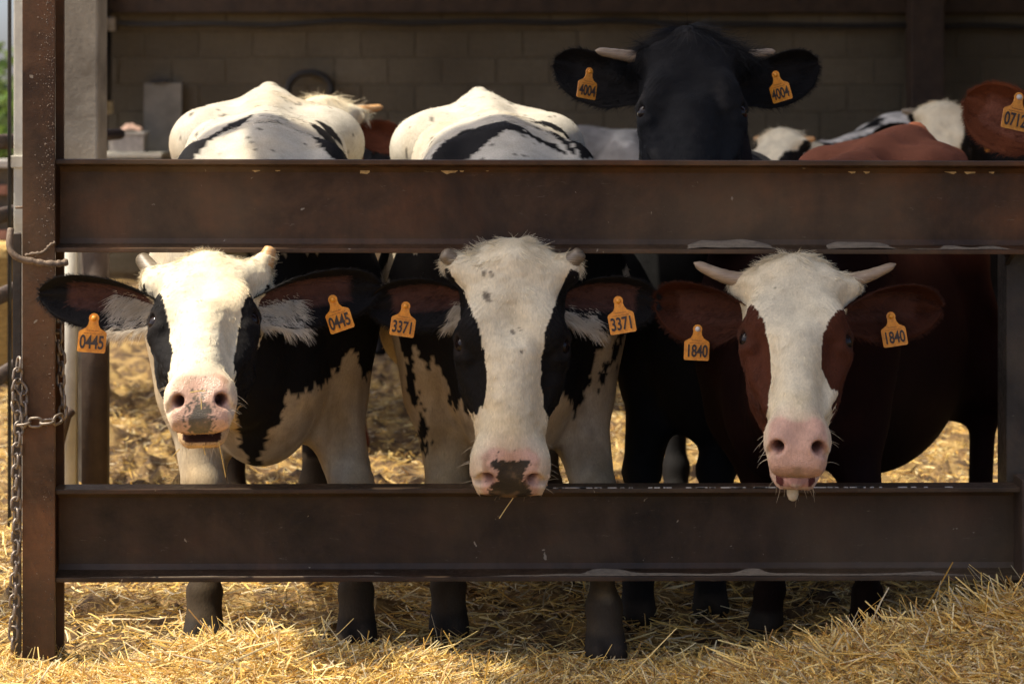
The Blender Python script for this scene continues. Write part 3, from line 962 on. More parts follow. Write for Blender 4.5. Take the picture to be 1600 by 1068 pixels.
c = N.ramp(a, [(.3, (.12, .10, .072)), (.5, (.27, .24, .185)), (.75, (.42, .385, .31))])
c = N.mix(.5, c, N.ramp(b, [(.3, W(.6)), (.7, W(1.2))]), 'MULTIPLY'); N.col(c); N.set(Roughness=.85); N.bump(N.noise(co, 40, 5, .7), .5, .006); M['column'] = N.m
def block_mat(name, k):
    N = Nodes(name); co = N.coord(kind='Object'); oi = N.n('ShaderNodeObjectInfo')
    tcw = N.n('ShaderNodeNewGeometry'); nz = N.n('ShaderNodeTexNoise'); nz.inputs['Scale'].default_value = 1.1; nz.inputs['Detail'].default_value = 6
    N.l(tcw.outputs['Position'], nz.inputs['Vector'])
    n2 = N.noise(co, 30, 5, .7)
    c = N.ramp(nz.outputs['Fac'], [(.3, (.10*k, .083*k, .056*k)), (.55, (.145*k, .122*k, .083*k)), (.75, (.20*k, .172*k, .12*k))])
    c = N.mix(.7, c, N.ramp(oi.outputs['Random'], [(0, W(.86)), (1, W(1.10))]), 'MULTIPLY')
    c = N.mix(.5, c, N.ramp(n2, [(.3, W(.65)), (.7, W(1.25))]), 'MULTIPLY')
    N.col(c); N.set(Roughness=.92); N.bump(n2, .7, .01); return N.m
M['block'] = block_mat('concrete_block', 1.0)
M['mortar'] = mat_flat('mortar', (.125, .104, .071), .95, 0, .3, 30, .5)
M['wood_dark'] = mat_flat('dark_beam', (.05, .030, .018), .7, .0, .5, 9, .5)
M['barn_post'] = mat_flat('barn_post', (.055, .035, .024), .65, .1, .4, 12, .4)
M['cable'] = mat_flat('cable', (.018, .016, .014), .6, 0, .2, 30, .1)
M['plastic'] = mat_flat('old_plastic', (.42, .40, .36), .6, 0, .25, 30, .1)
M['plastic_yel'] = mat_flat('yellowed_plastic', (.45, .38, .22), .6, 0, .25, 30, .1)
M['panel'] = mat_flat('grey_board', (.23, .215, .18), .85, 0, .25, 6, .3)
M['white_paint'] = mat_flat('pale_paint', (.52, .50, .42), .7, 0, .22, 8, .3)
M['roof'] = mat_flat('roof_sheet', (.24, .23, .21), .6, .2, .3, 3, .3)
M['roof_dark'] = mat_flat('roof_old', (.11, .085, .065), .8, 0, .3, 3, .3)
M['brick_far'] = mat_flat('far_brick', (.30, .15, .10), .9, 0, .3, 12, .5)
M['rag'] = mat_flat('rag', (.34, .22, .17), .9, 0, .4, 14, .4)
M['white_bag'] = mat_flat('white_bag', (.66, .62, .55), .8, 0, .15, 14, .4)
M['tyre'] = mat_flat('rubber', (.022, .021, .020), .7, 0, .3, 14, .3)

N = Nodes('ground_litter'); co = N.coord()
big = N.noise(co, 1.1, 5, .6); mid = N.noise(co, 9, 6, .68, .6); fin = N.noise(co, 55, 5, .75, 1.0)
c = N.ramp(mid, [(.34, (.035, .020, .009)), (.47, (.19, .11, .04)), (.56, (.48, .31, .10)), (.76, (.66, .48, .19))])
c = N.mix(.6, c, N.ramp(fin, [(.3, W(.45)), (.7, W(1.35))]), 'MULTIPLY')
c = N.mix(N.ramp(big, [(.45, W(0)), (.7, W(.5))]), c, (.085, .052, .026))
N.col(c); N.set(Roughness=.9)
ad = N.n('ShaderNodeMath', operation='ADD'); N.l(mid, ad.inputs[0]); N.l(fin, ad.inputs[1]); N.bump(ad.outputs[0], .9, .02)
M['ground'] = N.m

def straw_mat(name, k=1.0):
    N = Nodes(name); at_ = N.n('ShaderNodeAttribute'); at_.attribute_name = 'Col'
    v = N.noise(N.coord(), 300, 2, .6)
    c = N.mix(.5, at_.outputs['Color'], N.ramp(v, [(.3, W(.7)), (.7, W(1.2))]), 'MULTIPLY')
    N.col(c); N.set(Roughness=.42, **{'Specular IOR Level': .4})
    tr = N.n('ShaderNodeBsdfTranslucent'); N.l(c, tr.inputs['Color'])
    mx = N.n('ShaderNodeMixShader'); mx.inputs[0].default_value = .28
    N.l(N.b.outputs[0], mx.inputs[1]); N.l(tr.outputs[0], mx.inputs[2]); N.l(mx.outputs[0], N.out.inputs[0])
    return N.m
M['straw'] = straw_mat('straw')
N = Nodes('leaf'); at_ = N.n('ShaderNodeAttribute'); at_.attribute_name = 'Col'; N.col(at_.outputs['Color']); N.set(Roughness=.5)
tr = N.n('ShaderNodeBsdfTranslucent'); N.l(at_.outputs['Color'], tr.inputs['Color']); mx = N.n('ShaderNodeMixShader'); mx.inputs[0].default_value = .35
N.l(N.b.outputs[0], mx.inputs[1]); N.l(tr.outputs[0], mx.inputs[2]); N.l(mx.outputs[0], N.out.inputs[0]); M['leaf'] = N.m
M['bark'] = mat_flat('bark', (.09, .065, .045), .9, 0, .4, 12, .8)
# ------------------------------------------------------------------ ground (one sheet to the horizon)
def axis(dense_lo, dense_hi, step, far):
    a = list(np.arange(dense_lo, dense_hi + 1e-6, step)); d = step
    lo, hi = dense_lo, dense_hi; L, Hh = [], []
    while hi < far: d *= 1.35; hi += d; lo -= d; L.append(lo); Hh.append(hi)
    return np.array(L[::-1] + a + Hh)
gx = axis(-2.6, 2.6, .035, 900); gy = axis(-1.2, 6.0, .035, 900)
X, Y = np.meshgrid(gx, gy, indexing='ij'); P = np.stack([X.ravel(), Y.ravel(), 0 * X.ravel()], 1)
near = (1 - sstep(6, 14, np.abs(P[:, 0]))) * (1 - sstep(9, 16, np.abs(P[:, 1])))
P[:, 2] = near * ((fbm(P, 3.2, 3, 2) - .5) * .05 + (fbm(P, 13, 3, 8) - .55) * .045) - .004
# hoof-churned lumps behind the fence
lump = np.maximum(fbm(P, 13, 4, 21) - .50, 0) * .22 * near * (P[:, 1] > .1)
P[:, 2] += lump - .02 * (P[:, 1] > 0)
nx, ny = X.shape; ii = np.arange(nx * ny).reshape(nx, ny)
Q = np.stack([ii[:-1, :-1], ii[1:, :-1], ii[1:, 1:], ii[:-1, 1:]], -1).reshape(-1, 4)
tag(link('ground', mesh_np('ground', P, Q, M['ground'], True)), 'churned earth floor with trodden straw and dung', kind='structure')

# ------------------------------------------------------------------ loose straw
STRAW = np.array([1.12, 1.11, 1.08]) * np.array([[.66, .43, .11], [.74, .53, .17], [.80, .64, .27], [.54, .32, .07], [.70, .48, .13], [.38, .22, .07], [.62, .48, .20], [.26, .16, .06], [.50, .42, .26], [.72, .62, .36]])
def blades(name, pos, length, width, yaw, tilt, bend, colr, mat):
    """thin folded straw stalks, each six small faces"""
    n = len(pos)
    d = np.stack([np.cos(yaw) * np.cos(tilt), np.sin(yaw) * np.cos(tilt), np.sin(tilt)], 1)
    s = np.stack([-np.sin(yaw), np.cos(yaw), np.zeros(n)], 1)
    roll = RNG.uniform(-1.2, 1.2, n)[:, None]
    up = np.cross(d, s); s2 = s * np.cos(roll) + up * np.sin(roll); u2 = np.cross(d, s2)
    V = np.empty((n, 4, 3, 3))
    for k, t in enumerate((-.5, -.12, .25, .5)):
        cen = pos + d * (length * t)[:, None] + u2 * (bend * (t * t * 4 - .3))[:, None]
        ww = width * (.75 if k in (0, 3) else 1)
        V[:, k, 0] = cen - s2 * ww[:, None]; V[:, k, 1] = cen + u2 * (ww * .55)[:, None]; V[:, k, 2] = cen + s2 * ww[:, None]
    V[:, :, :, 2] = np.maximum(V[:, :, :, 2], .001)
    b = (np.arange(n) * 12)[:, None]
    Q = np.concatenate([b + np.array([[k*3+j, k*3+j+1, k*3+j+4, k*3+j+3]]) for k in range(3) for j in range(2)])
    C = np.ones((n, 12, 4)); C[:, :, :3] = colr[:, None, :]
    return link(name, mesh_np(name, V.reshape(-1, 3), Q, mat, True, C.reshape(-1, 4)))

HX = np.array([0, 120, 200, 260, 330, 420, 500, 560, 640, 700, 760, 830, 900, 1000, 1060, 1130, 1200, 1260, 1340, 1400, 1450, 1500, 1550, 1600, 1700, 1900])
HY = np.array([1042, 1036, 1022, 992, 972, 968, 984, 996, 996, 1008, 1034, 1058, 1074, 1064, 1042, 1020, 1000, 990, 976, 962, 955, 938, 920, 908, 895, 890])
CREST = -.34
def mound(x, y):
    k = 0.0014 * (4.9 + CREST) / 4.9
    h = np.interp(x / k + 800, HX, CAM_Z - (HY - HOR) * k) - .04
    f = np.where(y > CREST, np.exp(-((y - CREST) / .16) ** 2), np.exp(-((y - CREST) / .55) ** 2) * .62 + .38 * np.exp(-((y - CREST) / 1.4) ** 2))
    return np.maximum(h, 0.0) * f
gx = np.arange(-2.2, 2.21, .03); gy = np.arange(-2.2, .3, .03)
X, Y = np.meshgrid(gx, gy, indexing='ij'); P = np.stack([X.ravel(), Y.ravel(), 0 * X.ravel()], 1)
edge = sstep(0, .25, 2.2 - np.abs(P[:, 0])) * sstep(0, .3, P[:, 1] + 2.2)
P[:, 2] = mound(P[:, 0], P[:, 1]) * edge + (fbm(P, 9, 3, 4) - .5) * .05 * edge - .03
nx, ny = X.shape; ii = np.arange(nx * ny).reshape(nx, ny)
Q = np.stack([ii[:-1, :-1], ii[1:, :-1], ii[1:, 1:], ii[:-1, 1:]], -1).reshape(-1, 4)
CC = np.ones((len(P), 4)); CC[:, :3] = np.array([.30, .20, .07]) * (.6 + .8 * fbm(P, 40, 2, 5))[:, None]
pile = link('straw_pile', mesh_np('straw_pile', P, Q, M['straw'], True, CC))
tag(pile, 'heaped loose golden straw along the foot of the fence', 'straw', kind='stuff')
def straw_field(name, n, xr, yr, hfun, lr, wr, tilt_s, lift, parent=None, stand=0.0):
    x = RNG.uniform(*xr, n); y = RNG.uniform(*yr, n)
    z = hfun(x, y) + lift * RNG.random(n) ** 1.5
    L = RNG.uniform(*lr, n) * (.55 + .9 * RNG.random(n)); wd = RNG.uniform(*wr, n)
    tl = RNG.normal(0, tilt_s, n)
    if stand:
        m = RNG.random(n) < stand; tl = np.where(m, RNG.uniform(.4, 1.2, n), tl); z = np.where(m, z + .3 * L * np.sin(np.abs(tl)), z)
    c = STRAW[RNG.integers(0, len(STRAW), n)] * (.8 + .4 * RNG.random((n, 1)))
    o = blades(name, np.stack([x, y, z], 1), L, wd, RNG.uniform(0, 2 * PI, n), tl, RNG.normal(0, .008, n), c, M['straw'])
    if parent: o.parent = parent
    return o
s1 = straw_field('straw_blades', 64000, (-1.35, 1.45), (-.95, .02), lambda x, y: mound(x, y) - .012, (.03, .14), (.0008, .0019), .30, .022, pile, .004)
s1['kind'] = 'stuff'
s5 = straw_field('chaff', 36000, (-1.35, 1.45), (-.9, .0), lambda x, y: mound(x, y) - .006, (.008, .03), (.0008, .0024), .5, .022, pile)
s5['kind'] = 'stuff'
s2 = straw_field('long_stalks', 500, (-1.3, 1.4), (-.62, -.22), lambda x, y: mound(x, y) + .003, (.12, .2), (.001, .0021), .26, .015, pile, .008)
s2['kind'] = 'stuff'
s4 = straw_field('drift_stalks', 2600, (.62, 1.3), (-.50, -.16), lambda x, y: mound(x, y) + .002, (.06, .15), (.001, .0021), .40, .02, pile, .05)
s4['kind'] = 'stuff'
gz = lambda x, y: 0 * x + .002
s3 = straw_field('trodden_straw', 10000, (-2.4, 2.4), (-.1, 5.0), gz, (.02, .08), (.0012, .0026), .25, .02)
s6 = straw_field('trodden_chaff', 9000, (-2.4, 2.4), (-.1, 5.0), lambda x, y: 0 * x - .004, (.008, .035), (.0014, .0034), .5, .03)
s7 = straw_field('littered_straw', 9000, (-1.5, 1.6), (-.1, 1.6), gz, (.03, .11), (.001, .0022), .25, .03); s7.parent = s3; s7['kind'] = 'stuff'
s6.parent = s3; s6['kind'] = 'stuff'
tag(s3, 'short trodden straw strewn over the pen floor', 'straw', kind='stuff')

# ------------------------------------------------------------------ steel feed fence
fence = empty('steel_fence', (0, 0, 0), 'rusty brown steel feed fence with two wide channel rails', 'fence')
def channel(name, z0, z1, x0, x1, mat):
    t, fl = .010, .072
    prof = [(.032, z0), (.032, z1), (.032 - fl, z1), (.032 - fl, z1 - t), (.032 - .016, z1 - t - .006), (.032 - .010, z1 - t - .018),
            (.032 - .010, z0 + t + .018), (.032 - .016, z0 + t + .006), (.032 - fl, z0 + t), (.032 - fl, z0)]
    m = MB().prism(prof, 0, x0, x1)
    return m.build(name, mat, fence, False, .0016)
XL = -.996
zt0, zt1 = at(0, 394, 0).z, at(0, 250, 0).z
zb0, zb1 = at(0, 908, -.04).z, at(0, 763, -.04).z
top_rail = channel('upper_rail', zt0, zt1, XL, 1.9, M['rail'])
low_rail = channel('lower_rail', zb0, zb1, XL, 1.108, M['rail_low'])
low_rail.rotation_euler = (0, math.radians(-.12), 0); top_rail.rotation_euler = (0, math.radians(.12), 0)
top_rail['label'] = 'upper channel rail with flaked paint along its top edge'
# flaked paint chips along the top edge, dried mud on the bottom flange
for px, w_, h_ in ((398, 8, 4), (432, 5, 3), (568, 11, 8), (698, 17, 7), (720, 5, 4), (760, 4, 3), (1330, 8, 6), (1352, 6, 4), (1484, 10, 5), (1514, 9, 6), (1548, 6, 5)):
    c = at(px, 266, .022); k = .0014; n = 11
    poly = [(c.x + w_ * k * math.cos(2*PI*i/n) * random.uniform(.6, 1.1), c.z + h_ * k * math.sin(2*PI*i/n) * random.uniform(.55, 1.1)) for i in range(n)]
    MB().prism(poly, 1, .0200, .0235).build('paint_chip', M['chip'], top_rail)
def mud(px0, px1, hgt, seed, rail=None, zr=None):
    rail = rail or top_rail; zr = zt0 if zr is None else zr
    k = .0014; n = 26; x0, x1 = (px0 - 800) * k, (px1 - 800) * k; V = []; Fq = []
    m = 6
    for i in range(n + 1):
        t = i / n; e = min(1, t * 5, (1 - t) * 5) ** .6
        for j in range(m + 1):
            u = j / m; y = -.036 + .058 * u
            h = hgt * e * (.25 + .75 * u) * (.7 + .6 * vnoise(np.array([[x0 + (x1-x0)*t, y, seed]]), 22)[0])
            V.append((x0 + (x1 - x0) * t, y, zr + .0098 + h))
    for i in range(n):
        for j in range(m): a = i*(m+1)+j; Fq.append((a, a+m+1, a+m+2, a+1))
    o = link('dried_mud', mesh_np('dried_mud', V, np.array(Fq), M['dust_sheen'], True), rail)
mud(1068, 1212, .016, 1); mud(1285, 1400, .013, 2); mud(1400, 1600, .006, 3); mud(90, 1068, .002, 4)
mud(90, 700, .004, 5, low_rail, zb0); mud(700, 1590, .006, 6, low_rail, zb0)  # long thin layers: dried dirt, with the lit flange top in their pale colour
for i in range(70):
    c = random.uniform(.0, .95); MB().box(c, c + random.uniform(.004, .02), -.0405, -.034, zb1 + .0004, zb1 + .0022).build('edge_glint', M['plastic'], low_rail)  # pale flecks stand in for the highlight along the rail's top edge
# left post: I-section with a wide front flange
px0, px1 = at(36, 0, -.04).x, at(87, 0, -.04).x
m = MB(); m.box(px0, px1, -.048, -.039, -.1, 3.2); m.box((px0+px1)/2-.004, (px0+px1)/2+.004, -.039, .05, -.1, 3.2); m.box(px0, px1, .05, .059, -.1, 3.2)
lp = m.build('post', M['post'], fence, False, .0015)
# blistered rust down the right half of its face
V = []; Fq = []
rr = random.Random(4); fl = MB()
for i in range(1100):
    z = rr.uniform(.1, 1.6); x = px1 - abs(rr.gauss(0, .017)) - .001
    if x < px0 + .004: continue
    if z < .95 and rr.random() < .75: continue
    r = rr.uniform(.0005, .0022); n = 5
    a0 = rr.random() * 6; ring = [(x + r*math.cos(a0+2*PI*k/n), -.0478, z + r*1.3*math.sin(a0+2*PI*k/n)) for k in range(n)]
    fl.add(ring + [(x, -.0478 - r*.8, z)], [(k, (k+1) % n, n) for k in range(n)])
o = fl.build('rust_blisters', M['flake'], lp); o['kind'] = 'stuff'
m = MB(); a, b = at(21, 0, .02).x, at(34, 0, .02).x; m.box(a, b, .012, .020, -.1, .94); m.box(a, a+.008, .020, .06, -.1, .94)
m.build('flat_bar', M['post_dark'], fence, False, .001)
m = MB(); m.tube([at(24, 324, -.01), at(40, 324, -.01)], .003, 8); m.build('pin', M['bar'], fence, True)
# right post
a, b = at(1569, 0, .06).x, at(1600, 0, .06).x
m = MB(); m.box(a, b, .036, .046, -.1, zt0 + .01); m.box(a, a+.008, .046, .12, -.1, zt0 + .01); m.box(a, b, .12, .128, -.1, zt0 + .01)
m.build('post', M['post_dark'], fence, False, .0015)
m = MB(); m.prism([(.034, zt0 - .001), (-.03, zt0 - .001), (.034, zt0 - .03)], 0, 1.085, 1.095); m.build('gusset', M['post_dark'], fence)
# masonry pier past the right end of the lower rail
a = at(1592, 0, -.03).x
pier = MB().box(a, a+.3, -.06, .03, -.05, at(0, 742, 0).z).build('stub_post', M['wood_dark'], None, False, .006)
tag(pier, 'dark stub post at the right end of the lower rail', 'post')

# bent bar hooked round the left post
pts = [at(x, y, d) for x, y, d in ((17, 358, -.075), (15, 372, -.085), (16, 388, -.09), (23, 399, -.092), (34, 405, -.09), (50, 408, -.085), (66, 411, -.08), (84, 412, -.075), (96, 411, -.07), (106, 409, -.065))]
def smooth_path(p, n=4):
    out = []
    for i in range(len(p) - 1):
        a, b, c, d = p[max(i-1, 0)], p[i], p[i+1], p[min(i+2, len(p)-1)]
        for k in range(n):
            t = k / n
            out.append(.5 * ((2*b) + (c-a)*t + (2*a-5*b+4*c-d)*t*t + (3*b-a-3*c+d)*t**3))
    return out + [p[-1]]
hk = empty('gate_hook', at(50, 408, -.08), 'bent rusty bar hooked round the left fence post', 'hook')
def rel(pts, o): return [Vector(p) - o.location for p in pts]
P_ = rel(smooth_path(pts), hk)
m = MB().tube(P_, [.0075 + .0012 * math.sin(i * 1.7) * (i > 18) for i in range(len(P_))], 10)
m.build('bar', M['bar'], hk, True)
P_ = rel(smooth_path([at(40, 399, -.056), at(52, 396, -.060), at(64, 395, -.06), (at(72, 390, -.06)), at(78, 383, -.058), at(86, 379, -.054)]), hk)
MB().tube(P_, [.0035 + .0015 * math.sin(i * 2.3) for i in range(len(P_))], 8).build('weld_strap', M['bar'], hk, True)

# chain round the post
ch = empty('steel_chain', at(60, 655, -.06), 'rusty steel chain looped round the left fence post', 'chain')
def link_mesh(L=.030, Wd=.010, r=.0032):
    pts = []; n = 28
    for i in range(n):
        a = 2 * PI * i / n; x = Wd * math.cos(a); z = Wd * math.sin(a) + (L/2 - Wd) * (1 if math.sin(a) >= 0 else -1)
        pts.append(Vector((x, 0, z)))
    k = 8; V = []; Fq = []
    for i in range(n):
        t = (pts[(i+1) % n] - pts[i-1]).normalized(); nrm = Vector((0, 1, 0)); sd = t.cross(nrm)
        for j in range(k):
            a = 2*PI*j/k; V.append(pts[i] + (nrm*math.cos(a) + sd*math.sin(a))*r)
    for i in range(n):
        for j in range(k): Fq.append((i*k+j, i*k+(j+1) % k, ((i+1) % n)*k+(j+1) % k, ((i+1) % n)*k+j))
    me = bpy.data.meshes.new('chain_link'); me.from_pydata(V, [], Fq)
    for p in me.polygons: p.use_smooth = True
    me.materials.append(M['chain']); return me
LM = link_mesh()
def run_chain(path, step=.0235, tw0=0):
    path = smooth_path(path, 10)
    acc = 0; k = 0; pos = path[0].copy(); i = 0; nxt = step / 2; d = 0
    for i in range(len(path) - 1):
        seg = path[i+1] - path[i]; L = seg.length
        while nxt <= d + L:
            p = path[i] + seg * ((nxt - d) / L); t = seg.normalized()
            o = link('chain_link', LM, ch); q = t.to_track_quat('Z', 'Y')
            R = q.to_matrix().to_4x4() @ Matrix.Rotation((PI/2 * (k % 2)) + .35 + tw0 + random.uniform(-.25, .25), 4, 'Z')
            o.matrix_local = Matrix.Translation(p - ch.location) @ R
            nxt += step; k += 1
        d += L
run_chain([at(30, 560, -.055), at(27, 590, -.06), at(22, 620, -.062), at(30, 655, -.066), at(27, 700, -.062), at(25, 760, -.06), at(26, 830, -.058), at(24, 900, -.055), at(22, 960, -.05), at(20, 1010, -.05)])
run_chain([at(28, 662, -.064), at(45, 660, -.068), at(66, 659, -.068), at(84, 657, -.066), at(97, 652, -.045)], .026)
run_chain([at(97, 652, -.03), at(99, 625, -.026), at(95, 595, -.02), at(96, 560, -.018), at(90, 520, -.01), at(89, 470, 0)])
run_chain([at(36, 665, -.06), at(38, 640, -.058), at(36, 612, -.056), at(27, 600, -.058)])

# ------------------------------------------------------------------ side of the pen: column, pipe rail, white post
a, b = at(86, 0, 2.3), at(153, 0, 2.3)
col_ = MB().box(a.x, b.x, 2.3, 2.47, -.1, 4.4).build('rendered_column', M['column'], None, False, .008)
tag(col_, 'grey rendered concrete column behind the left fence post', 'column')
gp = empty('side_gate', (at(110, 0, 1.5).x, 1.5, 0), 'open steel pipe gate running back along the left side of the pen', 'gate')
def rb(m_, name, mat): 
    o = m_.build(name, mat, gp, True); o.location = -gp.location; return o
x0 = at(92, 0, 1.35).x
m = MB(); m.box(x0, x0+.045, 1.35, 1.395, -.05, 1.05); rb(m, 'upright', M['white_paint'])
m = MB(); m.box(x0+.05, x0+.12, 1.42, 1.47, -.05, 1.05); rb(m, 'upright', M['barn_post'])
for i, z in enumerate((.42, .66, .90, 1.12)):
    m = MB(); m.tube([(x0 - .25, 1.45, z), (x0 - .32, 3.0, z), (x0 - .40, 4.6, z)], .024, 10); rb(m, 'pipe', M['barn_post'])
m = MB(); m.tube([at(88, 712, 1.30), at(104, 650, 1.30), at(112, 640, 1.3)], .014, 8); rb(m, 'brace', M['barn_post'])
a, b = at(21, 0, 1.7), at(37, 0, 1.7)
wp = empty('pale_post', (a.x, 1.7, 0), 'pale painted post at the far left edge', 'post')
MB().box(0, b.x - a.x, 0, .05, -.05, 3.4).build('shaft', M['white_paint'], wp, False, .004)
MB().box(-.006, b.x - a.x + .01, -.01, .06, at(0, 262, 1.7).z, at(0, 243, 1.7).z).build('collar', M['white_paint'], wp, False, .003)
MB().tube([(-.016, .02, -.05), (-.016, .02, 3.4)], .006, 8).build('downpipe', M['cable'], wp, True)

# ------------------------------------------------------------------ barn: block wall, roof, beam, fittings
YW = 11.7; kw = .0014 * (4.9 + YW) / 4.9
wall_x0, wall_x1 = (60 - 800) * kw, 7.0
wall = empty('block_wall', (wall_x0, YW, 0), 'weathered grey concrete block wall at the back of the barn', 'wall')
MB().box(0, wall_x1 - wall_x0, .007, .22, -.1, 4.6).build('mortar_core', M['mortar'], wall)
bm_ = MB().box(0, .388, 0, .05, 0, .19).mesh('block', M['block'], False, .006)
zc = .03; row = 0
for row in range(11):
    z = zc + row * .2
    n = int((wall_x1 - wall_x0) / .4) + 1
    for i in range(n):
        x = i * .4 - (.2 if row % 2 else 0)
        if x < 0 or x + .39 > wall_x1 - wall_x0: continue
        xw = wall_x0 + x
        if xw > 4.9: continue
        if row < 3 and not (-3.6 < xw < -2.0): continue          # hidden behind the herd: plain core
        o = link('block', bm_, wall); o.location = (x, random.uniform(-.003, .002), z + random.uniform(-.002, .002))
        o.rotation_euler = (0, 0, random.uniform(-.006, .006))
bz = at(0, 22, YW).z
beam = MB().box(wall_x0, 7.0, YW - .16, YW - .012, bz, bz + .4).build('wall_beam', M['wood_dark'], None, False, .01)
tag(beam, 'dark brown beam along the top of the block wall', 'beam')
a, b = at(1424, 0, YW - .4), at(1476, 0, YW - .4)
m = MB().box(a.x, b.x, YW - .4, YW - .16 - .004, -.1, 4.4); bp = m.build('barn_post', M['barn_post'], None, False, .01)
tag(bp, 'dark brown barn post against the block wall, upper right', 'post')
a, b = at(150, 0, YW - .3), at(160, 0, YW - .3)
tag(MB().box(a.x - .08, b.x + .02, YW - .35, YW - .17, -.1, 4.4).build('barn_post', M['barn_post'], None, False, .01), 'narrow dark post beside the grey column', 'post')
# cable, junction box, conduit and switch
cb = empty('wall_cable', at(170, 38, YW - .03), 'black cable clipped across the block wall', 'cable')
pts = [at(x, y, YW - .19) for x, y in ((176, 36), (230, 39), (330, 38), (430, 40), (540, 33), (640, 37), (760, 34), (880, 36), (960, 32), (1060, 38), (1180, 39), (1300, 41), (1424, 40))]
MB().tube(rel(smooth_path(pts, 6), cb), .022, 6).build('cable', M['cable'], cb, True)
pts = [at(x, y, YW - .19) for x, y in ((1476, 42), (1530, 40), (1620, 44))]
MB().tube(rel(smooth_path(pts, 6), cb), .02, 6).build('cable', M['cable'], cb, True)
jb = empty('junction_box', at(170, 38, YW - .2), 'pale square junction box on the wall with a conduit down to a switch', 'junction box')
k = kw
MB().box(-.05, .05, -.03, .03, -.05, .05).build('box', M['plastic'], jb, False, .008)
MB().box(-.038, .038, -.038, -.031, -.038, .038).build('lid', M['plastic'], jb, False, .004)
MB().tube([(-.004, 0, -.05), (-.002, 0, -.3), (-.004, 0, -.56)], .024, 8).build('conduit', M['cable'], jb, True)
MB().tube([(.0, 0, .05), (-.02, 0, .12), (-.03, 0, .3)], .02, 8).build('conduit', M['cable'], jb, True)
MB().box(-.034, .030, -.04, .02, -.66, -.56).build('switch', M['plastic_yel'], jb, False, .006)
pn = at(255, 165, YW - .06)
pan = empty('leaning_board', (pn.x, YW - .06, 0), 'grey board standing against the block wall behind the left cow', 'board')
MB().box(-.14, .14, -.02, .02, .6, at(0, 130, YW).z).build('sheet', M['panel'], pan, False, .004)
m = MB(); zz = at(0, 126, YW).z; m.prism([(-.10, zz - .01), (-.02, zz + .02), (.05, zz + .01), (.03, zz - .015), (-.05, zz - .025)], 1, -.05, -.02); m.build('torn_edge', M['cable'], pan)
sh = at(200, 236, YW - .5)
shelf = empty('wall_shelf', (sh.x, YW - .3, sh.z), 'pale shelf ledge under the switch on the back wall', 'shelf')
MB().box(-.24, .24, -.2, .28, -.05, -.012).build('board', M['white_paint'], shelf, False, .005)
for s_ in (-.18, .18): MB().prism([(-.15, -.05), (.28, -.05), (.28, -.3)], 0, s_, s_ + .02).build('bracket', M['barn_post'], shelf)
fb = empty('feeder_box', (at(200, 0, YW - .4).x, YW - .4, sh.z - .012), 'pale grey box with a lid on the wall shelf', 'box')
MB().box(-.12, .13, -.09, .12, 0, .13).build('bin', M['plastic'], fb, False, .008)
MB().box(-.13, .14, -.10, .13, .13, .148).build('lid', M['plastic'], fb, False, .005)
rg = MB(); 
rgV = []
for i in range(9):
    for j in range(7):
        x = -.09 + .17 * i / 8; y = -.09 + .16 * j / 6
        rgV.append((x, y, .15 + .05 * max(0, 1 - (x/.1)**2) * (.5 + .9 * random.random()) * (1 - (y/.12)**2)))
rag = link('rag', mesh_np('rag', rgV, np.array([(i*7+j, i*7+j+1, (i+1)*7+j+1, (i+1)*7+j) for i in range(8) for j in range(6)]), M['rag'], True), None, fb.location + Vector((.02, 0, 0)))
tag(rag, 'crumpled brown rag on the grey box lid', 'rag')
hp = at(484, 140, YW - .1)
hoop = empty('hanging_hoop', hp, 'dark rubber hoop hung on the wall behind the left cow', 'hoop')
R_ = .16; ring = [Vector((R_ * math.cos(t), 0, R_ * .78 * math.sin(t))) for t in np.linspace(-.3, PI + .25, 24)]
MB().tube(ring, .026, 8).build('ring', M['tyre'], hoop, True)
MB().box(-.01, .01, 0, .1, R_*.78 - .01, R_*.78 + .015).build('hook', M['cable'], hoop)
# white bags on a ledge by the column
lg = at(110, 246, 2.0)
bagm = sphere_mesh('bag', .05, M['white_bag'], 16, 10, (1.15, .9, .62))
for v in bagm.vertices: v.co += v.co.normalized() * (float(vnoise(np.array([v.co]), 30, 3)[0]) - .5) * .035
# barn roof: corrugated sheets on purlins, high above the frame, open to the yard in front and on the left
roof = empty('barn_roof', (0, 3.9, 4.3), 'old corrugated barn roof over the back of the pen', 'roof')
def corrugated(name, x0, x1, y0, y1, z0, z1, mat, parent, along='y', amp=.03, wl=.18):
    nx = int((x1 - x0) / (wl / 4)) if along == 'y' else 2
    ny = 2 if along == 'y' else int((y1 - y0) / (wl / 4))
    V = []; Fq = []
    for s_ in (0, .012):
        for i in range(nx + 1):
            for j in range(ny + 1):
                x = x0 + (x1-x0)*i/nx; y = y0 + (y1-y0)*j/ny; z = z0 + (z1-z0)*j/ny
                z += amp * math.sin((x if along == 'y' else y) * 2*PI/wl) + s_
                V.append((x, y, z))
    n = (nx+1)*(ny+1)
    for i in range(nx):
        for j in range(ny):
            a = i*(ny+1)+j; Fq.append((a, a+1, a+ny+2, a+ny+1)); Fq.append((n+a, n+a+ny+1, n+a+ny+2, n+a+1))
    return link(name, mesh_np(name, V, np.array(Fq), mat, True), parent)
corrugated('sheet', -4.2, 7.4, 0, 8.4, 0, 1.0, M['roof_dark'], roof)
for y in (.3, 3, 6): MB().box(-4.2, 7.4, y, y+.1, y/8.4 - .22, y/8.4 - .06).build('purlin', M['wood_dark'], roof)
wallr = MB().box(7.0, 7.2, 1.5, YW + .2, -.1, 4.6).build('end_wall', M['mortar'])
tag(wallr, 'plain end wall closing the barn on the right', 'wall')

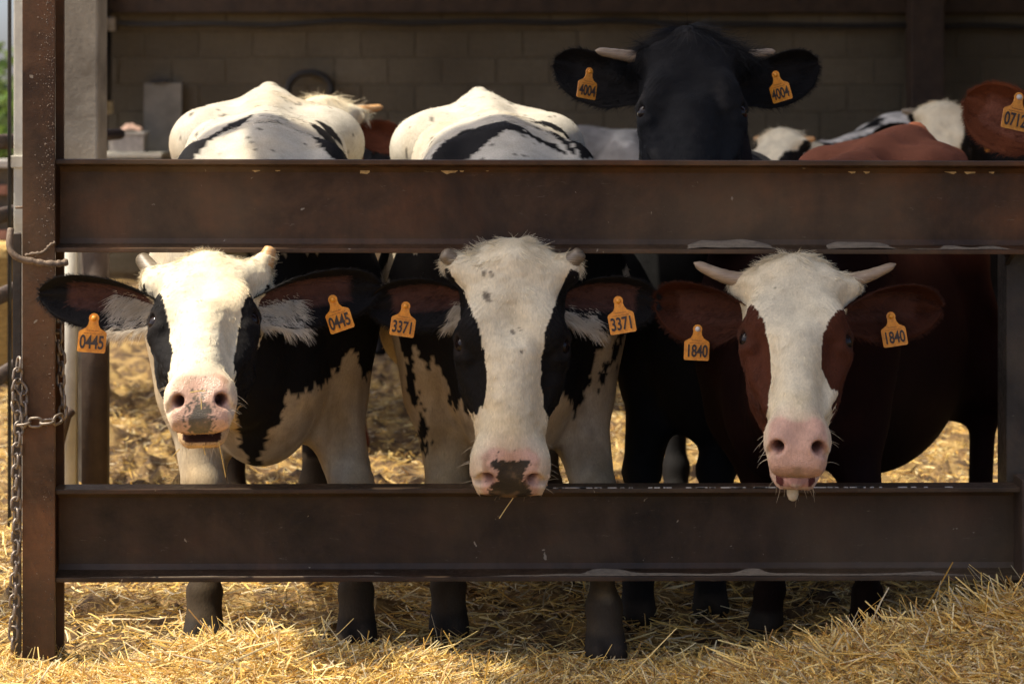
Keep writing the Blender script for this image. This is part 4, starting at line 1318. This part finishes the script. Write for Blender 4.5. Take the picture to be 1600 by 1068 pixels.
N = Nodes('bale'); co = N.coord((1, 1, 6)); N.col(N.ramp(N.noise(co, 30, 5, .7), [(.3, (.28, .17, .04)), (.6, (.58, .39, .12)), (.8, (.72, .55, .22))])); N.set(Roughness=.8); N.bump(N.noise(co, 60, 3), .8, .02); M['bale'] = N.m
# far left: trees, a low brick wall and a bale beyond the pen
def tree(name, px, py_top, y, rad, label, seed, n=2600):
    rr = np.random.default_rng(seed); top = at(px, py_top, y); x, zt = top.x, top.z
    root = empty(name, (x, y, 0), label, 'tree', 'trees beyond the yard')
    m = MB(); m.tube([(0, 0, -.1), (.05, 0, zt * .35), (-.02, .05, zt * .8)], [.16, .12, .04], 8)
    for k in range(5):
        a_ = k * 1.3; m.tube([(.03, 0, zt * (.3 + .08 * k)), (rad * .6 * math.cos(a_), rad * .6 * math.sin(a_), zt * (.55 + .08 * k))], [.06, .015], 6)
    m.build('trunk', M['bark'], root, True)
    V = []; cen = rr.normal(0, 1, (26, 3)); cen /= np.linalg.norm(cen, axis=1, keepdims=True); cen *= rr.random((26, 1)) ** .4 * np.array([rad, rad, zt * .36]); cen[:, 2] += zt * .62
    ci = rr.integers(0, 26, n); d = rr.normal(0, 1, (n, 3)); d /= np.linalg.norm(d, axis=1, keepdims=True)
    p = cen[ci] + d * (rad * .34) * rr.random((n, 1)) ** .5
    t = rr.normal(0, 1, (n, 3)); t /= np.linalg.norm(t, axis=1, keepdims=True); u = np.cross(t, rr.normal(0, 1, (n, 3))); u /= np.linalg.norm(u, axis=1, keepdims=True)
    L = rr.uniform(.10, .2, (n, 1)); 
    V = np.stack([p - t * L, p + u * L * .4, p + t * L, p - u * L * .4], 1).reshape(-1, 3); Q = np.arange(4 * n).reshape(n, 4)
    c = np.ones((n, 4, 4)); c[:, :, :3] = (np.array([.085, .15, .03]) * rr.uniform(.6, 1.5, (n, 1)) + np.array([.05, .02, 0]) * rr.random((n, 1)))[:, None, :]
    link('crown', mesh_np('crown', V, Q, M['leaf'], False, c.reshape(-1, 4)), root)
tree('tree', 2, 138, 26, 1.5, 'green leafy tree beyond the yard at the left edge', 3)
tree('tree', -60, 120, 30, 2.2, 'larger tree just past the left edge of the picture', 5)

lw = empty('brick_wall', (at(-6, 0, 9).x, 9, 0), 'low reddish brick wall at the far left', 'wall')
x1_ = at(15, 0, 9).x - lw.location.x; zt_ = at(0, 262, 9).z
MB().box(-3, x1_, 0, .2, -.05, zt_).build('core', M['mortar'], lw)
bk = MB().box(0, .215, 0, .05, 0, .06).mesh('brick', M['brick_far'], False, .003)
for r_ in range(int(zt_ / .07)):
    for i in range(2):
        o = link('brick', bk, lw); o.location = (x1_ - .22 - i * .228 - (.11 if r_ % 2 else 0), -.045, .008 + r_ * .07)
MB().box(-3, x1_ + .02, -.06, .22, zt_, zt_ + .05).build('coping', M['plastic'], lw, False, .008)
bl_ = empty('straw_bale', (at(0, 0, 5).x - .25, 5, 0), 'golden straw bale at the left edge below the wall', 'bale')
m = MB(); zb_ = at(0, 385, 5).z; m.box(-.5, .29, 0, .5, 0, zb_); bo = m.build('bale', M['bale'], bl_, False, .05)
for x in (-.25, .1): MB().tube([(x, -.004, .02), (x, -.006, zb_ - .02), (x, .25, zb_ + .002), (x, .5, zb_ - .02)], .004, 6).build('twine', M['bar'], bl_)
# ------------------------------------------------------------------ feed-passage canopy over the fence (above the frame): shades the right-hand heads
CZ = 4.6
def shade_x(px, z, y=0.2):            # where a ray from that point towards the sun meets the canopy height
    p = at(px, 0, y); return p.x + SUN_DIR.x / SUN_DIR.z * (CZ - z), SUN_DIR.y / SUN_DIR.z * (CZ - z)
cx0 = at(378, 0, .35).x + SUN_DIR.x / SUN_DIR.z * (CZ - 1.2)
cyb = .62 + SUN_DIR.y / SUN_DIR.z * (CZ - 1.2)
canopy = empty('feed_canopy', (cx0, cyb, CZ), 'corrugated canopy over the feed passage above the fence', 'canopy')
corrugated('sheet', 0, 9.0, -2.1, 0, -.12, 0, M['roof'], canopy, 'y', .02)
for y in (-2.05, -1.05, -.12): MB().box(0.0, 9.0, y, y+.08, -.12 * (-y/2.1) - .14, -.12 * (-y/2.1) - .03).build('purlin', M['wood_dark'], canopy)
corrugated('sheet', 1.05, 9.0, .002, .75, 0, .04, M['roof'], canopy, 'y', .02)  # extra sheet added so shade reaches the brown cow's back
for x in (4.2, 8.8):
    MB().box(x, x+.12, -.35, -.23, -CZ - .05, -.15).build('stanchion', M['barn_post'], canopy)

MB().box(-3.2, 0, -.27, 0, -.16, -.02).build('eaves_beam', M['wood_dark'], canopy)
# ------------------------------------------------------------------ the herd
def A3(px, py, y): return np.array(at(px, py, y))

def jag(P, q, f=70, amp=.012, seed=11):
    """ragged, hair-combed border between two coat colours"""
    n = vnoise(np.stack([q[:, 0], 0 * q[:, 0], q[:, 2]], 1), f, seed) - .5
    return n * amp * 2 + (vnoise(P, f * 2.2, seed + 3) - .5) * amp

def face_blaze(q, left, right, end_l, end_r, top=.06):
    """1 inside the white blaze; borders given as (a, c) tables, side patches end at end_l / end_r"""
    c, a, b = q[:, 0], q[:, 1], q[:, 2]
    n = (vnoise(q * np.array([1., .25, 1.]), 120, 17) - .5)
    j = n * .007
    inside = (c > curve(a, left) + j) & (c < curve(a, right) + j)
    el = np.where(c < 0, end_l, end_r) + n * .045
    inside |= (a > el)
    inside |= (a < top + n * .012)
    return inside

def ear_colour(outer, inner_c, edge=None):
    def f(u, v, inner, P):
        n = fbm(P, 30, 3, 6)[:, None]
        c = np.where((inner & (np.abs(v) < .55) & (u < .8))[:, None], inner_c * (.7 + .6 * n), outer * (.7 + .6 * n))
        r = np.ones((len(u), 4)); r[:, :3] = c; r[:, 3] = 0
        return r
    return f

def rgba(col, gl):
    r = np.empty((len(col), 4)); r[:, :3] = np.clip(col, .003, .9); r[:, 3] = gl; return r

def is_head(q): return (q[:, 1] > -.05) & (q[:, 2] > -.20 - .25 * np.clip(q[:, 1] - .05, 0, 1) * 0) & (q[:, 1] < .62)

# ---- 0445
R1 = (-.575, .25, 0.)
BL1 = pxpoly([(405,380),(600,380),(596,540),(586,570),(572,590),(562,572),(553,540),(535,572),(505,590),(480,595),(460,608),(450,640),(432,662),(420,690),(409,748),(394,744),(397,700),(386,682),(392,640),(405,600)], .28, R1)
BK1 = [pxpoly(p, .5, R1) for p in (
    [(290,256),(300,236),(310,222),(330,207),(353,192),(392,177),(370,197),(342,219),(328,238),(322,256)],
    [(450,172),(481,174),(510,183),(532,203),(549,235),(552,258),(530,244),(498,216),(476,194)])]
def col1(P, q, b, N, H):
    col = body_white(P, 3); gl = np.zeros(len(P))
    j = jag(P, q, 70, .014)
    blk = inpoly(P[:, 0] + j * .5, P[:, 2] + jag(P, P, 90, .022, 5), BL1) & (P[:, 1] < .42)
    yw = P[:, 1] + R1[1]; xr = P[:, 0]
    blk2 = np.zeros(len(P), bool)
    for p in BK1: blk2 |= inpoly(xr + jag(P, P, 60, .0012), P[:, 2] + jag(P, P, 90, .0015, 5), p)
    blk2 &= (P[:, 2] > 1.03) & (yw < .9)
    blk3 = (yw > .75) & (fbm(P, 2.6, 3, 14) > .60) & (P[:, 2] < 1.0)
    hd = is_head(q)
    m = np.where(hd, False, blk | blk2 | blk3)
    col[m] = BLACK
    c, a = q[:, 0], q[:, 1]
    bl = face_blaze(q, [(0, -.16), (.10, -.135), (.14, -.115), (.19, -.092), (.26, -.078), (.34, -.068), (.40, -.075)],
                       [(0, .16), (.08, .14), (.12, .122), (.20, .096), (.27, .080), (.34, .070), (.40, .070)], .385, .40, .075)
    fc = np.where(bl[:, None], base_white(P, 8) * 1.03, BLACK)
    col = np.where(hd[:, None], fc, col)
    col = legs_dirty(col, b, P, .40)
    hcol = col.copy()
    hcol, gl2 = muzzle_colour(col, gl, q, lambda c_, a_, b_: np.clip(1.05 - np.abs(c_) / .045, 0, 1) * (.25 + .75 * sstep(.0, .055, -b_)) * sstep(.46, .50, a_), .46, 5, PINK * np.array([1.0, 1.0, .95]), .455, .012, np.array([.10, .085, .06]))
    lip = (q[:, 2] < -.085) & (q[:, 1] > .46); hcol = lerp(hcol, np.ones_like(col) * np.array([.50, .30, .13]), (lip & hd) * .75 * np.ones(len(P)))
    hcol = mouth_shade(hcol, q, H, np.array([.05, .022, .015]))
    hcol = eye_dark(hcol, q)
    col = np.where(hd[:, None], hcol, col); gl = np.where(hd, gl2, 0)
    return rgba(col, gl)
H1 = Head(A3(322, 390, -.10), 56, 5, -1.2, .90, 1.0, 5.0, .012, 1.03)
blk_ear = ear_colour(BLACK * 1.2, np.array([.085, .040, .030]))
S1 = dict(name='cow', label='black and white cow with mouth slightly open, ear tags 0445', group='cattle reaching through the fence', root=R1, yaw=5.5, scale=1.0, rump=.065, wid=.99,
    head=H1, colour=col1, bare=bare_fn(.455), seed=1, hair=(95000, 50000, 2600, 36), tuft=.5, res=(.0105, .0038), neckmid=(0, 0, -.10),
    feet=dict(fl=(-.13, -.03), fr=(.215, -.06), hl=(-.10, 1.20), hr=(.13, 1.38)),
    ears=[dict(base=(-.098, .125, -.085), tip=A3(61, 458, -.10), n=(.05, -1, -.20), w=.056, colour=blk_ear, fringe=(.42, .3, np.array([.62, .55, .44]))),
          dict(base=(.098, .125, -.085), tip=A3(594, 448, -.01), n=(-.05, -1, -.25), w=.060, colour=blk_ear, fringe=(.40, .0, np.array([.68, .62, .50])))],
    horns=[dict(base=(-.105, .060, -.055), tip=A3(219, 400, -.06), r=.022, taper=.3, stump=.35, mat='horn_grey'),
           dict(base=(.120, .056, -.055), tip=A3(424, 385, -.08), r=.021, taper=.4, stump=.62, mat='horn_orange')],
    tags=[dict(at=A3(147, 497, -.165), text='0445', roll=5, yaw=8, tilt=-8, size=.95), dict(at=A3(520, 468, -.085), text='0445', roll=-20, yaw=-14, tilt=-6, size=.92)])

# ---- 3371
R2 = (.0, .25, 0.)
PB2 = [pxpoly(p, .28, R2) for p in (
    [(590,380),(740,380),(750,600),(735,640),(722,600),(712,640),(700,600),(688,560),(676,545),(668,600),(655,625),(640,632),(634,560),(612,480)],
    [(860,380),(990,380),(972,440),(950,480),(955,500),(935,540),(920,590),(908,610),(900,645),(888,615),(870,600)],
    [(975,510),(990,505),(965,560),(942,600),(935,618),(930,600),(950,560)],
    [(655,642),(668,650),(664,665),(673,685),(666,708),(655,706),(650,690),(656,670)])]
BK2 = [pxpoly(p, .5, R2) for p in (
    [(676,254),(681,238),(698,219),(727,204),(766,194),(789,188),(822,201),(800,203),(789,202),(778,210),(756,227),(722,254),(704,252),(708,240),(698,252)],
    [(805,202),(822,203),(846,217),(866,224),(884,240),(873,236),(844,221)],
    [(854,204),(873,210),(890,223),(898,244),(889,236),(876,221)],
    [(829,190),(873,187),(903,198),(925,244),(905,246),(898,230),(883,210),(854,198)])]
ST2 = pxpoly([(643,548),(650,540),(676,590),(700,650),(664,645)], .28, R2)
def col2(P, q, b, N, H):
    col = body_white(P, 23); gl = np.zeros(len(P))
    X_ = P[:, 0] + jag(P, P, 60, .008); Z_ = P[:, 2] + jag(P, P, 90, .020, 5)
    m = np.zeros(len(P), bool)
    for p in PB2: m |= inpoly(X_, Z_, p)
    m &= ~inpoly(X_, Z_, ST2); m &= P[:, 1] < .40
    yw = P[:, 1] + R2[1]; dx = P[:, 0] + .05
    up = P[:, 2] > .98
    bk = np.zeros(len(P), bool)
    for p in BK2: bk |= inpoly(P[:, 0] + jag(P, P, 60, .0012), P[:, 2] + jag(P, P, 90, .0015, 5), p)
    m |= bk & (P[:, 2] > 1.03) & (yw < .95)
    m |= (dx > .19) & (yw > .6) & (yw < 1.1) & (P[:, 2] < 1.15)
    m |= (yw > .8) & (P[:, 2] < .95) & (fbm(P, 2.4, 3, 44) > .58)
    hd = is_head(q); m &= ~hd
    col[m] = BLACK
    bl = face_blaze(q, [(0, -.16), (.07, -.14), (.10, -.112), (.145, -.094), (.20, -.072), (.255, -.060), (.305, -.052), (.36, -.060), (.40, -.10)],
                       [(0, .16), (.05, .13), (.09, .108), (.13, .094), (.185, .074), (.24, .066), (.30, .064), (.36, .070), (.40, .1)], .372, .385, .055)
    fc = np.where(bl[:, None], base_white(P, 28), BLACK)
    # smudges on the forehead and nose
    for (cc, aa, r) in ((-.062, .118, .012), (-.055, .128, .009), (.016, .196, .007), (.0, .20, .006), (-.066, .068, .010), (-.05, .074, .008), (.02, .245, .004)):
        d = np.sqrt((q[:, 0] - cc) ** 2 + (q[:, 1] - aa) ** 2); s = (1 - sstep(r * .3, r, d + (fbm(P, 150, 3, 61) - .5) * .024)) * (q[:, 2] > -.05)
        fc = lerp(fc, np.ones_like(fc) * np.array([.12, .10, .075]), s * .8)
    col = np.where(hd[:, None], fc, col)
    col = legs_dirty(col, b, P, .40, 10)
    def sp(c_, a_, b_):
        hw = np.interp(a_, [.472, .488, .505, .522, .535, .55], [.048, .036, .022, .026, .038, .042])
        return np.clip(.5 + (hw - np.abs(c_)) / .026, 0, 1) * sstep(.474, .486, a_)
    hcol, gl2 = muzzle_colour(col, gl, q, sp, .60, 15, PINK, .452, .004)
    hcol = eye_dark(hcol, q)
    col = np.where(hd[:, None], hcol, col); gl = np.where(hd, gl2, 0)
    return rgba(col, gl)
H2 = Head(A3(803, 379, -.10), 12, .5, 1.0, .965, 1.10, 0, .006, 1.10)
S2 = dict(name='cow', label='black and white cow with long white blaze, ear tags 3371, in the middle', group='cattle reaching through the fence', root=R2, yaw=4, scale=1.0, rump=.05, wid=1.0,
    head=H2, colour=col2, bare=bare_fn(.455), seed=2, hair=(100000, 50000, 2600, 40), tuft=1.0, res=(.0105, .0038), neckmid=(0, 0, -.05),
    feet=dict(fl=(-.145, .03), fr=(.19, -.21), hl=(-.02, 1.0), hr=(.2, 1.35)),
    ears=[dict(base=(-.098, .12, -.085), tip=A3(577, 478, -.0), n=(.05, -1, -.22), w=.058, colour=blk_ear, fringe=(.18, -.2, np.array([.5, .42, .3]))),
          dict(base=(.098, .12, -.085), tip=A3(1030, 472, -.0), n=(-.05, -1, -.22), w=.060, colour=blk_ear, fringe=(.42, -.4, np.array([.55, .47, .35])))],
    horns=[dict(base=(-.105, .058, -.05), tip=A3(690, 394, -.08), r=.021, taper=.3, stump=.30, mat='horn_grey'), dict(base=(.105, .058, -.05), tip=A3(910, 392, -.08), r=.021, taper=.3, stump=.30, mat='horn_grey')],
    tags=[dict(at=A3(634, 478, -.075), text='3371', roll=9, yaw=8, tilt=-6, size=.86), dict(at=A3(966, 470, -.080), text='3371', roll=-10, yaw=-6, tilt=-6, size=.92)])

# ---- 1840
R3 = (.63, .27, 0.)
DK = BROWN * np.array([.15, .14, .15])  # body brown darkened: its deep shade is put into the colour
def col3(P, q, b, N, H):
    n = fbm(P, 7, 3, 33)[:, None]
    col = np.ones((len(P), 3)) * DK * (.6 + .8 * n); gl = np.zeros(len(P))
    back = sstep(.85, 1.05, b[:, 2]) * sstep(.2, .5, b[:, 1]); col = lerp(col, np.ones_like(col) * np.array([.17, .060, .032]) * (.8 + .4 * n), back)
    hd = is_head(q)
    bl = face_blaze(q, [(0, -.2), (.08, -.15), (.12, -.118), (.17, -.090), (.22, -.068), (.28, -.058), (.34, -.056), (.42, -.066), (.46, -.09)],
                       [(0, .2), (.09, .15), (.13, .122), (.18, .088), (.22, .064), (.27, .054), (.31, .056), (.345, .072), (.40, .12)], .47, .35, .085)
    fc = np.where(bl[:, None], base_white(P, 38) * .97, BROWN * (.5 + .5 * n))
    col = np.where(hd[:, None], fc, col)
    col = legs_dirty(col, b, P, .30, 11, .7, DIRT * .5)
    hcol, gl2 = muzzle_colour(col, gl, q, lambda c_, a_, b_: 0 * c_, 0, 25, PINK * np.array([.95, .9, .85]), .448, .022)
    lip = (q[:, 2] < -.085) & (q[:, 1] > .46); hcol = lerp(hcol, np.ones_like(col) * np.array([.52, .33, .24]), (lip & hd) * .8 * np.ones(len(P)))
    hcol = mouth_shade(hcol, q, H, np.array([.10, .03, .025]), np.array([.50, .28, .23]))
    hcol = eye_dark(hcol, q, np.array([.05, .02, .012]))
    col = np.where(hd[:, None], hcol, col); gl = np.where(hd, gl2, 0)
    return rgba(col, gl)
H3 = Head(A3(1242, 393, -.10), 41, -5.0, .8, .93, .92, 10, .012, .95, True)
br_ear = ear_colour(BROWN * .55, np.array([.070, .027, .017]))
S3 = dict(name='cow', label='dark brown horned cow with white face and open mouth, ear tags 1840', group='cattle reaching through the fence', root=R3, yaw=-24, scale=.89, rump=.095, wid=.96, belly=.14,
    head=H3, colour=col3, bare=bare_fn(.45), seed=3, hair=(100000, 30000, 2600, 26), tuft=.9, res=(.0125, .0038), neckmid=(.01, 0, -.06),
    feet=dict(fl=(-.05, .02), fr=(.20, .06), hl=(.25, 1.15), hr=(.52, 1.15)),
    ears=[dict(base=(-.10, .125, -.085), tip=A3(1022, 470, -.0), n=(.05, -1, -.25), w=.068, sag=.006, skew=-.02, colour=br_ear),
          dict(base=(.10, .125, -.085), tip=A3(1472, 482, -.0), n=(-.05, -1, -.25), w=.062, sag=.014, colour=br_ear)],
    horns=[dict(base=(-.095, .052, -.05), tip=A3(1084, 410, -.10), r=.0195, taper=.5, mat='horn', bend=(0, 0, -.008)), dict(base=(.095, .052, -.05), tip=A3(1400, 412, -.10), r=.0195, taper=.58, mat='horn', bend=(0, 0, -.006))],
    tags=[dict(at=A3(1090, 514, -.075), text='1840', roll=3, yaw=4, tilt=-5, size=.88, stud='stud_white'), dict(at=A3(1392, 494, -.080), text='1840', roll=-10, yaw=-10, tilt=-6, size=.85)])

# ---- 4004
R4 = (.49, .74, 0.)
def col_black(P, q, b, N, H):
    n = fbm(P, 8, 3, 53)[:, None]
    col = np.ones((len(P), 3)) * np.array([.013, .013, .0135]) * (.6 + .9 * n)
    col = legs_dirty(col, b, P, .28, 12, .5, DIRT * .45)
    dust_sheen = sstep(.50, .72, fbm(P, 9, 4, 59)) * is_head(q) * (q[:, 2] > -.07)  # greyish patches paint the facial planes' sheen into the coat
    col = lerp(col, np.ones_like(col) * np.array([.042, .038, .034]), dust_sheen * .8)
    gl = .5 * sstep(.45, .47, q[:, 1]) * is_head(q)
    return rgba(col, gl)
H4 = Head(A3(1076, 44, .50), 38, 0, 0, 1.02, 1.0, 0, .03, 1.0)
S4 = dict(name='bull', label='large black bull with horns standing tall behind the rail, tags 4004', group='cattle reaching through the fence', root=R4, yaw=-5, scale=.95, rump=-.03, wid=.92,
    head=H4, colour=col_black, bare=bare_fn(.47), seed=4, hair=(80000, 16000, 2200, 10), tuft=3.6, neck=1.25, neck_t=.4, neckmid=(0,.02,0),
    feet=dict(fl=(-.17, -.36), fr=(.01, -.26), hl=(-.10, 1.30), hr=(.16, 1.32)),
    ears=[dict(base=(-.10, .13, -.085), tip=A3(866, 96, .58), n=(.05, -1, -.2), w=.062, sag=.004, colour=ear_colour(BLACK, BLACK * 1.5)),
          dict(base=(.10, .13, -.085), tip=A3(1279, 98, .58), n=(-.05, -1, -.2), w=.062, sag=.004, colour=ear_colour(BLACK, BLACK * 1.5))],
    horns=[dict(base=(-.095, .055, -.05), tip=A3(930, 79, .46), r=.018, taper=.5, mat='horn'), dict(base=(.095, .055, -.05), tip=A3(1212, 80, .52), r=.018, taper=.55, mat='horn')],
    tags=[dict(at=A3(921, 112, .47), text='4004', roll=10, yaw=30, tilt=-6, size=.86), dict(at=A3(1212, 117, .47), text='4004', roll=-18, yaw=-32, tilt=-6, size=.86)])

# ---- 0712, at the right edge
R5 = (1.72, .85, 0.)
def col_red(P, q, b, N, H):
    n = fbm(P, 7, 3, 63)[:, None]; col = np.ones((len(P), 3)) * np.array([.15, .045, .018]) * (.6 + .8 * n)
    hd = is_head(q); bl = face_blaze(q, [(0, -.1), (.5, -.06)], [(0, .1), (.5, .06)], .44, .44, .0)
    col = np.where((hd & bl)[:, None], base_white(P, 5), col)
    return rgba(eye_dark(col, q), 0 * P[:, 0])
H5 = Head(A3(1716, 118, .42), 25, 8, 0, 1.0)
S5 = dict(name='cow', label='red-brown cow at the right edge, one big ear showing with tag 0712', group='cattle standing behind the front row', root=R5, yaw=-14, scale=.98, wid=.9, rump=-.10, head=H5, colour=col_red, bare=bare_fn(.455), seed=5, hair=(6000, 4000, 3600, 0),
    res=(.022, .008), ears=[dict(base=(-.10, .13, -.085), tip=A3(1510, 152, .47), n=(.05, -1, -.1), w=.078, sag=.006, colour=ear_colour(np.array([.17, .05, .02]), np.array([.24, .085, .045])))],
    tags=[dict(at=A3(1592, 152, .34), text='0712', roll=12, yaw=10, tilt=-6, size=1.02, stud='stud_white')])

# ---- background animals
def patchy(base, other, thr, seed, blaze=True):
    def f(P, q, b, N, H):
        n = fbm(P, 3.0, 3, seed); col = np.where((n > thr)[:, None], base, other) * (.35 + 1.3 * fbm(P, 16, 4, seed + 1)[:, None])
        hd = is_head(q)
        if blaze:
            bl = face_blaze(q, [(0, -.16), (.12, -.10), (.25, -.062), (.5, -.06)], [(0, .16), (.12, .10), (.25, .062), (.5, .06)], .42, .42, .05)
            fc = np.where(bl[:, None], base_white(P, seed + 2), other); col = np.where(hd[:, None], fc, col)
        col, gl = muzzle_colour(col, 0 * P[:, 0], q, lambda c_, a_, b_: 0 * c_, 0, seed)
        return rgba(eye_dark(col, q), gl)
    return f
RED = np.array([.14, .042, .018])
def far_cow(label, poll, root, yaw, pitch, hyaw, colour, ear_out, ear_in, hmat, seed, scale=.98, rump=0., size=.92, ears=True, tagtxt=None, horn_l=.09, ear_up=-.03, name='cow', horns=(-1, 1), tuft=1.5, earw=.055):
    H = Head(poll, pitch, hyaw, 0, size); hr = math.radians(hyaw)
    E, Hn = [], []
    for g in (-1, 1):
        bs = H.w(g*.10, .125, -.085); c = H.dirw((g, 0, -.25))
        E.append(dict(base=(g*.098, .125, -.085), tip=bs + c * .20 + np.array([0, 0, ear_up]), n=H.dirw((0, .15, 1)), w=earw, colour=ear_colour(ear_out, ear_in)))
        hb = H.w(g*.105, .045, -.05)
        if g in horns: Hn.append(dict(base=(g*.095, .05, -.05), tip=hb + H.dirw((g, -.15, 0)) * horn_l, r=.021, taper=.55, mat=hmat))
    T = []
    if tagtxt: 
        T = [dict(at=H.w(.20, .16, -.02) , text=tagtxt[0], roll=-16, yaw=-20, size=.9, fine=False)]
    return dict(name=name, label=label, group='cattle standing behind the front row', root=root, yaw=yaw, scale=scale, rump=rump, head=H, colour=colour, bare=bare_fn(.455), seed=seed,
        hair=(9000, 6000, 700, 0), hrad=.0009, res=(.024, .009), ears=E if ears else [], horns=Hn, tags=T, tuft=tuft)
def col_a(P, q, b, N, H):
    n = fbm(P, 3.4, 3, 70); col = np.where((n > .56)[:, None], base_white(P, 3), RED * (.8 + .4 * n[:, None]))
    hd = is_head(q); bl = face_blaze(q, [(0, -.16), (.12, -.11), (.25, -.07), (.5, -.06)], [(0, .16), (.12, .11), (.25, .07), (.5, .06)], .42, .42, .09)
    col = np.where(hd[:, None], np.where(bl[:, None], base_white(P, 4), RED), col); return rgba(eye_dark(col, q), 0 * n)
FAR = [
  far_cow('red and white cow with orange horn peering over the back of cow 0445', A3(508, 145, 2.75), (at(492, 0, 2.75).x - .02, 3.15, 0), 12, 32, 12, col_a, RED * 1.1, RED * 1.5, 'horn_orange', 11, .93, -.06, .95, horn_l=.105, ear_up=.0, tuft=3.0, earw=.06),
  far_cow('black cow in shadow, seen between the two black and white backs', A3(655, 182, 6.0), (at(655, 0, 6).x - .1, 6.4, 0), 22, 30, -25, patchy(BLACK * 1.2, BLACK * 1.2, .5, 81, False), BLACK, BLACK, 'horn_grey', 12, .86, 0, .95, horns=()),
  far_cow('grey-flecked white cow with its back beside the bull', A3(1110, 260, 4.9), (at(1040, 0, 5.2).x, 5.4, 0), 58, 40, 50, patchy(np.array([.46, .43, .37]), np.array([.26, .24, .21]), .45, 82), np.array([.3, .28, .24]), PINK * .5, 'horn', 13, .96, .02, .95),
  far_cow('white-faced black cow looking left beside the bull, yellow horn', A3(1222, 196, 4.7), (at(1222, 0, 4.7).x + .42, 5.0, 0), -68, 38, -42, patchy(np.array([.66, .62, .54]), BLACK, .36, 84), np.array([.5, .47, .40]), PINK * .6, 'horn_orange', 14, 1.03, .03, .95, horn_l=.06),
  far_cow('black cow with narrow white face and grey horns, upper right', A3(1472, 156, 4.6), (at(1472, 0, 4.6).x + .18, 5.0, 0), -32, 20, -2, patchy(BLACK, BLACK, .5, 86), BLACK, BLACK * 1.5, 'horn_grey', 15, 1.0, .0, .94, tagtxt=('0639',), horn_l=.07, ear_up=-.02),
]
HERD = []
for S in [S1, S2, S3, S4, S5] + FAR:
    HERD.append(build_cow(S))

# tongue, dribble and straw at the mouths
r1, h1 = HERD[0]; r2, h2 = HERD[1]; r3, h3 = HERD[2]
p = h3.w(*h3.jw(-.006, .505, -.128))
MB().tube([Vector(p) + Vector((0, .0, .014)), Vector(p) + Vector((0, -.002, -.004)), Vector(p) + Vector((.001, -.003, -.024)), Vector(p) + Vector((.001, -.003, -.034)), Vector(p) + Vector((.001, -.003, -.038))], [.010, .012, .0125, .009, .003], 12).build('dribble', M['saliva'], r3, True)
def stalks(root, H, items):
    for (p0, p1) in items:
        a_, b_ = Vector(H.w(*p0)), Vector(H.w(*p1)); 
        m = MB().tube([a_, a_.lerp(b_, .5) + Vector((0, 0, .001)), b_], .0011, 5)
        o = m.build('straw_stalk', M['stalk'], root)
N = Nodes('stalk'); N.col((.66, .47, .16)); N.set(Roughness=.45); M['stalk'] = N.m
stalks(r1, h1, [((-.020, .518, .004), (.014, .516, .006)), ((.004, .524, -.008), (.004, .541, -.026)), ((.038, .545, -.12), (.050, .56, -.21)), ((-.05, .53, -.15), (-.066, .525, -.175)), ((.002, .53, -.14), (.006, .535, -.165))])
stalks(r2, h2, [((.008, .555, -.075), (-.022, .600, -.085))])
